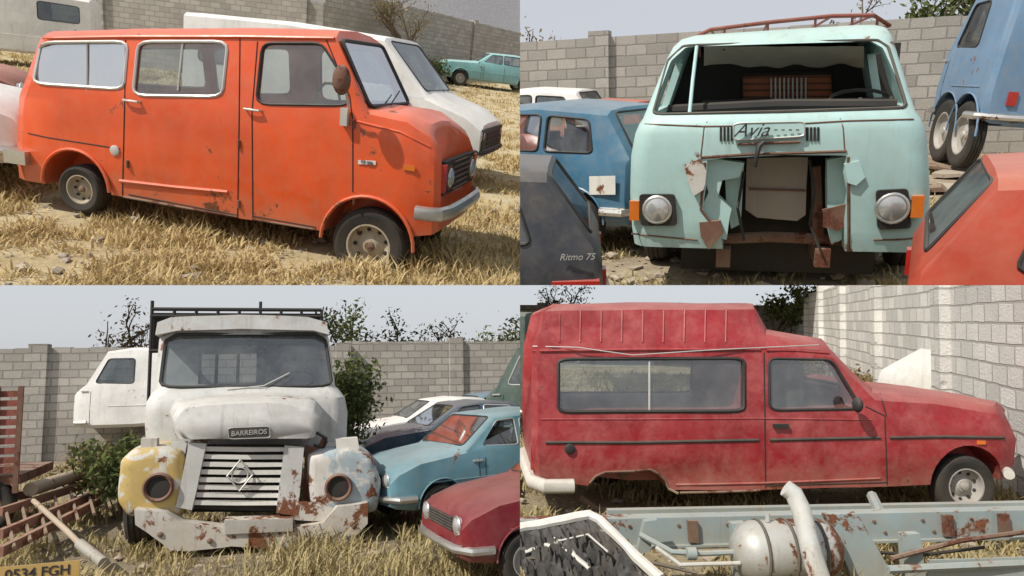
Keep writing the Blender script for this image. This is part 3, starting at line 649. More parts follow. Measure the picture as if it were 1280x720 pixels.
# ============================================================ UPPER RIGHT YARD : pale blue cab-over van
ground(UR,'g_dirt',-26,30,2.0,60)
grass(UR,3000,640,1290,5,15,'blade2',.03,.14,'dry weeds on the soil around the pale blue van',.05,2)
stones(UR,700,640,1290,5,14,'stones and rubble on the soil behind the pale blue van',2)
wall(UR,UR.at(610,14.7),UR.at(1330,15.2),2.36,'wall_g','tall grey block wall with a raised pillar behind the pale blue van',(2.45,),.12)
def avia():
    V=Frame(UR,(800,374),(1150,374),2)
    rows=[(312,793,1158,.06),(290,790,1160,.03),(245,788,1161,.01),(195,789,1159,0),(165,794,1155,.0),(152,799,1149,.01),(144,804,1143,.04),(100,821,1129,.22),(64,835,1118,.38),(50,842,1113,.45),(41,852,1107,.54),(37,868,1094,.68)]
    yb=3.9
    hull=dent(V.zloft(rows,yb,.15,.03),.003,2.2,1); V.setb(hull)
    root=thing(UR,V.L,'cab_over_van','pale blue cab-over van with missing windscreen, rusty roof rack and torn open front','van')
    cav=V.zloft(rows[4:11],yb,.15,.03,.06)
    WP=[(816,143),(835,76),(855,57),(1096,50),(1110,59),(1132,130),(1128,135),(966,140)]
    pts=[V.p(a,b,.2) for a,b in rnd(WP,.08)]
    cw=nb(); prism(cw,[p+V3((0,-.9,0)) for p in pts],V3((0,1.8,0)))
    zq0=V.p(960,138,.1).z; zq1=V.p(960,72,.3).z
    sw=nb(); prism(sw,[V3((-2,.5,zq0)),V3((-2,.75,zq1)),V3((-2,1.35,zq1)),V3((-2,1.35,zq0))],V3((6,0,0)))
    pts=[V.p(a,b,.0) for a,b in ((884,200),(906,197),(932,196),(980,193),(1058,194),(1054,215),(1060,240),(1056,280),(1058,325),(905,325),(900,290),(890,284),(878,262),(883,230))]
    lo=nb(); prism(lo,[p+V3((0,-.5,0)) for p in pts],V3((0,1.4,0)))
    ww=nb(); box(ww,-1,4,.9,1.75,-.2,V.p(960,285,.1).z)
    obj('body',boolean(hull,[cav,cw,sw,lo,ww],'avia'),'mint',root,sharp=32)
    obj('windscreen_frame',tube(nb(),[V.hit(a[0],a[1],.0) for a in rnd(WP,.08)],.012,6,True),'trim',root)
    obj('pillar',tube(nb(),[V.p(862,141,.10),V.p(866,100,.24),V.p(871,58,.40)],.013,8),'mint',root)
    b=nb(); l=V.p(872,100,1.75).x; r=V.p(1080,100,1.75).x; z0=V.p(960,150,1.7).z; z1=V.p(960,62,1.75).z; box(b,l-.25,r+.25,1.72,1.76,z0-.3,z1); bh=obj('bulkhead',b,'inner',root)
    pts=[V.p(a,c,1.7) for a,c in ((927,93),(1040,91),(1041,130),(928,133))]; b=nb(); prism(b,pts,V3((0,.012,0))); obj('timber_panel',b,'wood',bh)
    for k in range(9): 
        b=nb(); tube(b,[V.p(964+k*5.4,97,1.66),V.p(964+k*5.4,129,1.66)],.008,6); obj('bar',b,'alum',bh)
    for k in range(5): b=nb(); tube(b,[V.p(928,97+k*8,1.68),V.p(1040,96+k*8,1.68)],.007,5); obj('slat',b,'rust',bh)
    b=nb(); tube(b,[V.p(928,93,1.67),V.p(1040,91,1.67),V.p(1041,130,1.67),V.p(928,133,1.67)],.018,6,True); obj('panel_frame',b,'inner',bh)
    for a in (920,1060):
        c=V.p(a,150,1.2); b=nb(); box(b,c.x-.28,c.x+.28,1.3,1.45,c.z-.3,c.z+.16); box(b,c.x-.28,c.x+.28,.95,1.4,c.z-.5,c.z-.3); obj('seat',b,'inner',root,bevel=.05)
    b=nb(); q0=V.p(835,139,.35); q1=V.p(1120,132,.35); tube(b,[q0,q0.lerp(q1,.5)+V3((0,0,.02)),q1],.045,8); obj('dashboard',b,'inner',root)
    hc=V.p(1075,124,.55); b=nb(); tube(b,[hc+V3((.2*math.cos(a*.5236),.14*math.sin(a*.5236),.06*math.sin(a*.5236))) for a in range(12)],.013,6,True); sw_=obj('steering_wheel',b,'black',root); b=nb(); tube(b,[hc,hc+V3((0,-.2,-.2))],.02,6); obj('steering_column',b,'black',sw_)
    b=nb(); n=26
    vs=[[b.verts.new(V.p(880+i*8,58+j*6+(1+j*1.5)*noise.noise(V3((i*.3,j*.8,2))),.7+j*.16)) for i in range(n)] for j in range(5)]
    for j in range(4):
        for i in range(n-1): face(b,(vs[j][i],vs[j][i+1],vs[j+1][i+1],vs[j+1][i]))
    obj('roof_lining',b,'board',root)
    V.strip(root,'waist_seam',[(806,155),(880,158),(960,157),(1060,151),(1142,149)],.006,'rust',-.001)
    V.strip(root,'panel_seam',[(876,196),(880,160),(884,152)],.005,'rust',-.001)
    V.strip(root,'panel_seam',[(1056,190),(1054,160),(1050,148)],.005,'rust',-.001)
    V.strip(root,'panel_edge',[(876,197),(932,193),(1000,191),(1058,189)],.010,'rust',.0)
    V.strip(root,'opening_edge',[(881,203),(876,262),(898,290)],.010,'rust')
    V.strip(root,'opening_edge',[(1060,196),(1061,310)],.010,'rust')
    for x0 in (901,1009):
        for k in range(4):
            b=nb(); tube(b,[V.hit(x0+k*4.5,159,.004),V.hit(x0+k*4.5,176,.004)],.008,6); obj('vent_slot',b,'inner',root)
    pts=[V.hit(a,c,.012) for a,c in rnd([(917,154),(1005,152),(1005,170),(917,175)],.15)]; b=nb(); prism(b,pts,V3((0,-.014,0))); bd=obj('badge_plate',b,'mint',root)
    obj('badge_rim',tube(nb(),[p+V3((0,-.014,0)) for p in pts],.005,6,True),'alum',bd)
    c=V.hit(939,164,.05); text(bd,'Avia',c,V3((1,0,0)),V3((0,0,1)),.125,'ink',shear=.45,ext=.004)
    for k in range(4): b=nb(); a=V.hit(970+k*9,163,.035); box(b,a.x-.014,a.x+.006,a.y-.004,a.y,a.z-.004,a.z+.004); obj('badge_mark',b,'trim',bd)
    obj('wiper_arm',tube(nb(),[V.hit(944,207,.06),V.hit(946,194,.07),V.hit(949,182,.05),V.hit(955,177,.03)],[.012,.014,.018,.014],8),'black',root)
    obj('wiper_linkage',tube(nb(),[V.hit(922,180,.02),V.hit(1000,177,.02)],.009,8),'rust',root)
    b=dent(V.ext([(934,198),(1010,196),(1007,268),(996,276),(946,272),(932,262)],.3,.34),.006,5,3); bo=obj('engine_cover',b,'board',root)
    obj('cover_rib',tube(nb(),[V.p(936,236,.29),V.p(1007,238,.29)],.008,6),'rust',bo)
    b=dent(V.ext([(872,200),(884,198),(930,204),(924,222),(903,226),(898,246),(914,262),(908,300),(886,292),(876,262),(886,240)],.05,.16),.006,5,2); obj('bent_bracket',b,'mint',root)
    b=V.ext([(874,278),(900,276),(904,292),(886,312),(876,296)],.0,.1); obj('bent_bracket',b,'rust',root,bevel=.006)
    b=dent(V.ext([(856,206),(874,200),(884,214),(878,238),(866,246),(858,226)],-.04,.0),.012,6,2); obj('torn_flap',b,'rusty_white',root)
    b=V.ext([(906,210),(930,206),(926,280),(914,286),(908,262)],.2,.3); obj('inner_post',b,'mint',root,bevel=.01)
    b=dent(V.ext([(1034,200),(1056,196),(1058,245),(1052,300),(1040,306),(1034,280)],.12,.22),.006,5,2); obj('inner_post',b,'mint',root)
    b=V.ext([(1014,210),(1026,208),(1030,300),(1016,310)],.3,.36); obj('inner_post',b,'rust',root,bevel=.008)
    b=dent(V.ext([(1056,205),(1075,202),(1082,222),(1070,232),(1058,228)],-.03,.0),.012,6,2); obj('torn_flap',b,'mint',root)
    b=dent(V.ext([(1028,262),(1060,256),(1066,276),(1048,290),(1030,284)],.04,.08),.012,6,2); obj('torn_flap',b,'rust',root)
    obj('cable',tube(nb(),[V.p(1012,200,.2),V.p(1018,240,.12),V.p(1012,280,.2),V.p(1024,310,.15)],.010,6),'black',root)
    obj('cable',tube(nb(),[V.p(930,215,.2),V.p(922,260,.1),V.p(930,300,.2)],.012,6),'black',root)
    b=nb(); tube(b,[V.p(880,300,.3),V.p(960,296,.4),V.p(1060,300,.3)],.04,8); obj('cross_beam',b,'rust',root)
    b=nb(); box(b,V.p(850,300,.6).x,V.p(1100,300,.6).x,.75,.8,.05,V.p(960,200,.6).z); obj('engine_bay',b,'inner',root)
    for a in (905,1028):
        b=nb(); box(b,V.p(a,300,.3).x-.05,V.p(a,300,.3).x+.05,.2,3.6,V.p(a,330,.3).z,V.p(a,308,.3).z); obj('chassis_rail',b,'rust',root)
    n_=V3((0,-1,0))
    for q,px in (((822,261),[(800,242),(844,242),(847,281),(802,281)]),((1114,259),[(1094,237),(1134,235),(1138,284),(1096,286)])):
        pts=[V.hit(a,c,.006) for a,c in rnd(px,.12)]; b=nb(); prism(b,pts,V3((0,-.03,0))); bz=obj('lamp_bezel',b,'black',root,bevel=.006)
        lamp(bz,V.hit(*q)+V3((0,-.035,0)),.088,n_)
    for a,c in ((794,262),(1145,257)):
        h=V.hit(a,c); b=nb(); box(b,h.x-.035,h.x+.035,h.y-.05,h.y+.01,h.z-.07,h.z+.07); obj('indicator',b,'amber',root,bevel=.012)
    for px in ([(790,292),(830,296),(872,300)],[(1092,300),(1130,299),(1156,296)]): V.strip(root,'valance_seam',px,.007,'rust')
    for x in (V.p(822,300,1.2).x,V.p(1128,300,1.2).x):
        for yy in (1.3,3.3): wheel(root,V3((x,yy,.36)),.36,.2,V3((-1 if x<1 else 1,0,0)),'rim_grey')
    rk=[V.p(862,50,.8),V.p(888,37,.75),V.p(960,28,.75),V.p(1040,20,.75),V.p(1092,19,.8),V.p(1112,32,.95)]
    o=obj('roof_rack',tube(nb(),rk,.015,8),'rust_red',root)
    b=nb(); tube(b,[p+V3((0,.02,-.09)) for p in rk[1:]],.011,8); obj('rack_rail',b,'rust_red',o)
    rb=[V3((p.x,3.5,p.z)) for p in rk]; b=nb(); tube(b,rb,.014,8); obj('rack_rail',b,'rust_red',o)
    for i in range(len(rk)): b=nb(); tube(b,[rk[i],rb[i]],.01,6); obj('rack_bar',b,'rust_red',o)
    for t in (.1,.25,.4,.55,.7,.85):
        i=int(t*5); p=rk[i].lerp(rk[i+1],t*5-i); b=nb(); tube(b,[p,p+V3((0,.03,-.16))],.01,6); obj('rack_strut',b,'rust_red',o)
avia()
bc,_=car(UR,'hatch',788,322,(0,.7),158,'blue','blue_car','blue hatchback with rounded roof left of the pale blue van','car',s=.94,gl='glass')
b=nb(); prism(b,[V3((.12,.772,.62)),V3((.42,.775,.60)),V3((.42,.775,.78)),V3((.12,.772,.80))],V3((0,.006,0))); obj('sticker',b,'plate',bc)
car(UR,'hatch',742,220,(0,.7),176,'white','white_car','white car behind the roof of the blue hatchback','car')
car(UR,'hatch',806,226,(0,.7),165,'bright_red','red_car','red car between the blue hatchback and the pale blue van','car',s=.85)
gc,_=car(UR,'hatch',755,500,(0,.72),194,'grey_car','dark_grey_car','dark grey car in the near corner left of the pale blue van','car',s=.83,gl='glass_dark')
text(gc,'Ritmo 75',V3((.15,.752,.925)),V3((-1,0,0)),V3((0,0,1)),.055,'alum',shear=.3)
b=nb(); box(b,.02,.30,.68,.765,.62,.78); obj('tail_light',b,'tail',gc,bevel=.015)
car(UR,'hatch',1112,560,(0,-.7),-10,'bright_red','red_car','orange red car close by at the lower right of the pale blue van','car',s=.83)
car(UR,'cab',1208,226,(0,.98),97,'cab_blue','truck_cab','white and blue truck cab leaning at the right edge near the wall','truck cab',tilt=6,roof='white',s=1.12)
tree(UR,1215,19,4.4,.8,'leaf',10,'green tree rising above the wall at the upper right',seed=11,leaf=.08)
tree(UR,1060,19,3.6,.8,'leaf_dry',2,'thin leafless tree above the wall behind the roof rack',bare=True,seed=12,leaf=.04,name='bare_tree')
tree(UR,690,19,3.4,.9,'leaf_dry',4,'dry brownish tree above the wall at the upper left of the pale blue van',seed=13,leaf=.05)
for i,(px,py,w,h,a,mt) in enumerate([(1185,236,.9,.05,20,'rust'),(1205,222,.7,.05,-30,'board'),(1180,212,1.0,.04,70,'rust'),(1215,250,.6,.06,5,'rub')]):
    b=nb(); box(b,-w/2,w/2,-w/3,w/3,0,h); dent(b,.03,3,3); lab=['rusty sheet lying nearest the pale blue van','pale board on top of the rusty sheets','rusty sheet farthest back by the wall','grey slab of rubble at the front of the scrap heap'][i]
    tag(obj('scrap_sheet',b,mt),UR,Matrix.Translation(UR.g(px,py)+V3((0,0,.03*i)))@Matrix.Rotation(rad(a),4,'Z')@Matrix.Rotation(rad(6*(i-1)),4,'X'),lab,'scrap')

# ============================================================ LOWER LEFT YARD : old bonneted truck
ground(BL,'g_dirt',-30,30,2.2,60)
grass(BL,7500,-20,670,4.2,20,'blade2',.04,.26,'dry yellow grass around the old truck',-.12,3)
stones(BL,500,-20,670,4.2,14,'small stones on the soil around the old truck',3)
wall(BL,BL.at(-40,20.5),BL.at(430,20.6),2.72,'wall_g','grey block wall behind the left of the old truck',(1.3,8.6),.1)
wall(BL,BL.at(431,20.8),BL.at(700,20.8),2.86,'wall_g','grey block wall behind the row of cars, right of the old truck',(3.2,),.1)
def truck():
    V=Frame(BL,(165,702),(475,702),-3)
    root=thing(BL,V.L,'old_truck','old bonneted lorry with peeling grey white paint, crumpled bonnet and rusty bumper','truck')
    b=dent(V.ext([(168,637),(206,640),(226,653),(278,660),(281,651),(366,649),(369,659),(404,653),(421,634),(460,629),(460,655),(432,684),(380,688),(290,683),(236,690),(212,688),(186,666),(170,655)],0,.26),.012,3,3); bp=obj('front_bumper',b,'rusty_white',root)
    b=V.ext([(281,651),(366,649),(366,664),(281,668)],-.03,.02); obj('bumper_plate',b,'alum',bp,bevel=.006)
    for a,c in ((200,668),(262,676),(390,676),(440,655)):
        q=V.p(a,c,-.012); b=nb(); lathe(b,[(.03,0),(.03,.02),(.01,.03)],q+V3((0,.01,0)),V3((0,-1,0)),8); obj('bolt',b,'rust',bp)
    for px,mt in (([(151,602),(155,572),(172,557),(206,555),(232,562),(238,600),(234,640),(200,645),(164,643),(152,628)],'truck_l'),([(382,568),(400,558),(442,556),(467,570),(475,600),(471,636),(430,643),(400,642),(385,632)],'truck_r')):
        fn=obj('front_fender',dent(V.dome(rnd(px,.22),.16,.28,1.25),.016,3,1),mt,root,sharp=50)
        fn['label']='peeling yellow front fender' if mt=='truck_l' else 'peeling pale blue front fender'
    for a in (198,423):
        q=V.p(a,609,.14); b=nb(); lathe(b,[(.155,.08),(.16,-.02),(.14,-.05),(.12,-.03),(.11,.06),(.02,.08)],q,V3((0,1,0)),24); h=obj('headlight_housing',b,'rust',root)
        b=nb(); lathe(b,[(.112,0),(.02,.003)],q+V3((0,-.012,0)),V3((0,-1,0)),20); obj('empty_socket',b,'inner',h)
    b=V.ext([(419,549),(447,547),(449,562),(421,565)],.25,.42); obj('indicator_box',b,'plate',root,bevel=.015)
    b=V.ext([(176,548),(196,548),(196,560),(176,561)],.3,.45); obj('indicator_box',b,'rusty_white',root,bevel=.015)
    B=[(.10,[(240,549),(230,540),(236,531),(264,527),(305,525),(350,526),(384,530),(392,538),(384,548)]),
       (.14,[(226,547),(216,524),(224,513),(258,507),(305,504),(352,505),(391,511),(400,523),(392,546)]),
       (.45,[(218,540),(212,514),(220,503),(258,498),(305,495),(352,496),(394,501),(402,513),(398,540)]),
       (1.10,[(224,535),(216,505),(223,497),(260,493),(305,490),(352,490),(388,494),(396,506),(392,535)])]
    obj('bonnet',dent(loft(nb(),[[V.p(a,c,y) for a,c in pts] for y,pts in B]),.013,2.2,3),'truck',root,sharp=60)
    pts=[V.p(a,c,.055) for a,c in rnd([(285,535),(337,533),(338,547),(286,549)],.15)]; b=nb(); prism(b,pts,V3((0,.05,0))); bd=obj('name_plate',b,'trim',root)
    obj('plate_rim',tube(nb(),pts,.006,6,True),'tank',bd)
    text(bd,'BARREIROS',V.p(311.5,541,.05),V3((1,0,.03)),V3((0,0,1)),.075,'tank',ext=.004,bold=.001)
    b=V.ext([(246,556),(362,556),(366,640),(238,636)],.30,.36); gr=obj('grille',b,'inner',root)
    for px in ([(236,553),(258,555),(240,638),(220,634)],[(356,557),(380,559),(372,645),(345,641)]):
        b=dent(V.ext(px,.16,.3),.006,4,2); obj('grille_post',b,'truck',gr)
    for k in range(8):
        t=k/7; y=562+t*67; xl=257-t*14; xr=357-t*9; b=nb(); pts=[V.p(xl,y-3.6,.2),V.p((xl+xr)/2,y-3,.19),V.p(xr,y-2.6,.2),V.p(xr,y+2.6,.2),V.p((xl+xr)/2,y+2.6,.19),V.p(xl,y+2.2,.2)]
        prism(b,pts,V3((0,.06,0))); dent(b,.006,4,0); obj('grille_slat',b,'plate',gr,bevel=.004)
    q=V.p(300,594,.155); b=nb(); tube(b,[q+.085*V3((math.cos(a*.314),0,math.sin(a*.314))) for a in range(20)],.009,6,True); obj('emblem_ring',b,'alum',gr)
    b=nb(); tube(b,[q+V3((0,-.01,.17)),q+V3((.135,-.01,0)),q+V3((0,-.01,-.17)),q+V3((-.135,-.01,0))],.013,6,True); obj('emblem',b,'alum',gr)
    b=V.ext([(382,556),(396,560),(404,545),(410,552),(392,590),(388,628),(378,622)],.3,.34); obj('bent_panel',b,'rust',root)
    b=V.ext([(214,552),(234,552),(226,600),(218,626),(212,600)],.34,.4); obj('bent_panel',b,'truck',root)
    b=dent(V.ext([(370,628),(400,628),(420,636),(404,652),(366,650)],.1,.16),.01,5,2); obj('bent_panel',b,'rusty_white',root)
    obj('hose',tube(nb(),[V.p(384,548,.3),V.p(396,541,.25),V.p(408,548,.25),V.p(404,560,.3),V.p(392,556,.3)],.02,6),'black',root)
    obj('hose',tube(nb(),[V.p(402,560,.35),V.p(412,572,.2),V.p(400,590,.2),V.p(388,600,.3)],.014,6),'black',root)
    rows=[(575,184,432,.98),(520,181,434,.95),(500,183,431,.95),(489,190,423,1.0),(485,194,419,1.03),(424,199,411,1.22),(412,203,408,1.28),(404,212,398,1.4)]
    hull=dent(V.zloft(rows,2.3,.2,.04),.006,2.4,1); V.setb(hull)
    cav=V.zloft(rows[2:7],2.3,.2,.04,.06)
    ws=[(200,484),(207,426),(222,418),(392,417),(407,425),(415,483)]
    pts=[V.p(a,c,1.12) for a,c in rnd(ws,.12)]; cw=nb(); prism(cw,[p+V3((0,-.5,0)) for p in pts],V3((0,1.1,0)))
    rw=nb(); p0,p1=V.p(250,480,2.2),V.p(322,442,2.2); box(rw,p0.x,p1.x,2.0,2.6,p0.z,p1.z)
    z0=V.p(300,482,1.1).z; z1=V.p(300,428,1.2).z; sw=nb(); prism(sw,[V3((-2,1.32,z0)),V3((-2,1.45,z1)),V3((-2,2.0,z1)),V3((-2,2.0,z0))],V3((7,0,0)))
    H=[V.hit(a,c) for a,c in rnd(ws,.12)]
    obj('cab',boolean(hull,[cav,cw,rw,sw],'truck'),'truck',root,sharp=32)
    b=nb(); face(b,[b.verts.new(p+V3((0,.02,0))) for p in H]); w=obj('windscreen',b,'glass_dark',root); obj('window_frame',tube(nb(),H,.022,6,True),'black',w)
    b=dent(V.ext([(194,419),(197,403),(215,396),(300,393),(385,396),(408,402),(411,418),(392,413),(300,411),(222,413)],1.12,1.5),.008,3,2); obj('sun_visor',b,'truck',root)
    obj('wiper',tube(nb(),[V.p(284,487,.98),V.p(330,482,.98),V.p(362,466,1.05)],.008,6),'alum',root)
    hc=V.p(372,474,1.4); obj('steering_wheel',tube(nb(),[hc+V3((.22*math.cos(a*.4488),.12*math.sin(a*.4488),.10*math.sin(a*.4488))) for a in range(14)],.014,6,True),'black',root)
    for a in (235,375):
        c=V.p(a,490,1.8); b=nb(); box(b,c.x-.22,c.x+.22,1.9,2.06,c.z-.5,c.z+.06); obj('seat',b,'inner',root,bevel=.05)
    l=V.p(190,390,2.6).x; r=V.p(402,390,2.6).x; zt=V.p(300,387,2.6).z; zb_=V.p(300,412,2.6).z; zw=V.p(300,440,2.6).z
    b=nb(); box(b,l,r,2.64,2.68,zw,zt-.05); hb=obj('headboard',b,'inner',root)
    for z in (zt,zt-.1,zb_-.3): b=nb(); tube(b,[V3((l,2.6,z)),V3((r,2.6,z))],.03,6); obj('rail',b,'inner',hb)
    for k in range(9): x=l+(r-l)*k/8; b=nb(); tube(b,[V3((x,2.6,.9)),V3((x,2.6,zt+(.12 if k in (0,5) else 0)))],.025,6); obj('upright',b,'inner',hb)
    b=nb(); box(b,l-.1,r+.1,2.75,7,.95,1.1); lb=obj('load_bed',b,'rust',root)
    for s_ in (l,r): b=nb(); box(b,s_-.05,s_+.05,2.8,7,1.12,1.5); obj('side_board',b,'inner',lb)
    for x in (V.p(182,650,.9).x,V.p(447,650,.9).x):
        wheel(root,V3((x,.85,.48)),.48,.28,V3((-1 if x<1 else 1,0,0)),'rust'); wheel(root,V3((x,4.6,.48)),.48,.4,V3((-1 if x<1 else 1,0,0)),'rust')
    b=nb(); tube(b,[V.p(190,672,.85),V.p(440,672,.85)],.07,8); obj('axle',b,'rust',root)
    for a in (255,372):
        x=V.p(a,670,.4).x; b=nb(); box(b,x-.05,x+.05,.25,7,.62,.8); obj('chassis_rail',b,'rust',root)
    b=V.ext([(240,560),(372,560),(372,640),(240,640)],.5,1.0); obj('radiator',b,'inner',root)
truck()
def pipe(name,label,pts,r,mat,cat='pipe'):
    P=[BL.g(a,b,z) for a,b,z in pts]; o=P[0].copy(); bm=nb(); tube(bm,[p-o for p in P],r,14)
    return tag(obj(name,bm,mat),BL,Matrix.Translation(o),label,cat)
pipe('metal_pipe','thick peeling tan pipe lying across the rusty frame',[(38,612,.5),(95,594,.5),(112,590,.5)],.09,'pole')
pipe('metal_pipe','red rusty pipe continuing behind the tan pipe',[(100,592,.5),(152,574,.5)],.055,'rust_red')
pipe('metal_pole','thin tan pole leaning down towards the lower left corner',[(42,626,.42),(84,664,.3),(104,684,.2)],.03,'pole')
pipe('steel_sleeve','grey peeling sleeve at the end of the leaning pole',[(100,680,.22),(130,704,.12)],.055,'tank')
def rusty_frame():
    o=BL.g(60,660,.3); root=thing(BL,Matrix.Translation(o),'rusty_frame','red rusty ladder frame piled at the lower left beside the truck','scrap')
    def q(a,b,z): return BL.g(a,b,z)-o
    for i,l in enumerate([[(0,640,.35),(150,592,.35)],[(0,668,.3),(146,606,.3)],[(0,690,.25),(60,660,.25),(140,618,.25)],[(0,622,.4),(40,618,.4)]]):
        b=nb(); P=[q(*p) for p in l]; rg=[]
        for k,p in enumerate(P):
            d=(P[min(k+1,len(P)-1)]-P[max(k-1,0)]).normalized(); s=d.cross(V3((0,0,1)))*.03; rg.append([p+s+V3((0,0,.05)),p-s+V3((0,0,.05)),p-s-V3((0,0,.05)),p+s-V3((0,0,.05))])
        loft(b,rg); obj('frame_rail',b,'rust_red',root)
    for k in range(7):
        x=8+k*20; b=nb(); tube(b,[q(x,642-x*.32,.33),q(x+10,688-x*.42,.27)],.02,6); obj('rung',b,'rust',root)
    for k in range(4):
        x=10+k*28; b=nb(); tube(b,[q(x,650-x*.3,.3),q(x,650-x*.3,0)],.025,6); obj('leg',b,'rust_red',root)
rusty_frame()
A=BL.g(-6,716,.32); root=thing(BL,Matrix.Translation(A),'number_plate','old yellow number plate on the ground at the lower left corner','number plate')
b=nb(); box(b,0,.62,0,.012,-.10,.04); obj('plate',b,'plate_y',root); text(root,'0534 FGH',V3((.31,-.004,-.03)),V3((1,0,0)),V3((0,0,1)),.115,'ink',bold=.001)
r0=thing(BL,Matrix.Translation(BL.at(-14,11)),'stake_trailer','orange red slatted trailer side at the left edge','trailer')
b=nb(); box(b,-1.2,.3,.03,1.6,.6,.72); obj('trailer_bed',b,'rust',r0)
for k in range(9): b=nb(); box(b,-1.2,.28,0,.03,.75+k*.12,.83+k*.12); obj('slat',b,'rust_red',r0)
for x in (-.6,.0,.26):
    b=nb(); box(b,x-.03,x+.03,-.04,0,.5,1.85); obj('post',b,'rust',r0)
wheel(r0,V3((-.1,.1,.35)),.35,.2,V3((0,-1,0)),'rust')
car(BL,'cab',204,575,(0,.9),170,'white','truck_cab','white truck cab without wheels left of the old truck','truck cab',s=1.08,wheels=False,lift=.2,gl='glass_dark')
car(BL,'cab',668,590,(1,.9),150,'green_dark','dark_truck','dark green truck cab at the right edge by the wall','truck cab',s=1.1)
car(BL,'hatch',480,668,(3.68,.45),197,'sky_blue','light_blue_car','light blue rounded car right of the old truck with no front bumper','car',s=.95,gl='glass_dark')
car(BL,'hatch',533,712,(3.68,-.5),186,'dark_red','red_car','dark red car in the lower right corner beside the light blue car','car',s=.86)
car(BL,'sedan',446,610,(4.28,.4),187,'navy','navy_car','dark navy saloon behind the light blue car','car',s=1)
car(BL,'sedan',436,588,(4.28,.6),184,'white','white_car','white saloon nearest the old truck in the back row','car',s=1)
car(BL,'estate',545,604,(4.26,.6),186,'white','white_car','white estate car behind the roof of the light blue car','car',s=1.0)
car(BL,'sedan',500,582,(4.28,.6),184,'blue','blue_car','blue saloon in the back row against the wall','car',s=1.05)
tree(BL,150,24,4.4,.85,'leaf_dry',7,'sparse brown tree above the wall behind the white cab',seed=21,leaf=.06)
tree(BL,455,24,4.6,.9,'leaf',12,'green tree above the wall just right of the old truck',seed=22,leaf=.07)
tree(BL,590,24,4.4,1.0,'leaf',12,'wide sparse green tree above the wall at the right',seed=23,leaf=.07)
tree(BL,525,26,4.2,.9,'leaf_dry',6,'thin brownish tree between the two green trees',seed=24,leaf=.06)
bush(BL,436,12,1.0,2.1,'leaf',3000,'tall green weed bush beside the right of the truck cab',4,.05)
bush(BL,150,11.5,1.5,1.0,'leaf',2200,'green brush under the white cab',5,.05)
bush(BL,115,12.5,1.1,.9,'leaf_dry',1200,'dry brush left of the truck',6,.05)

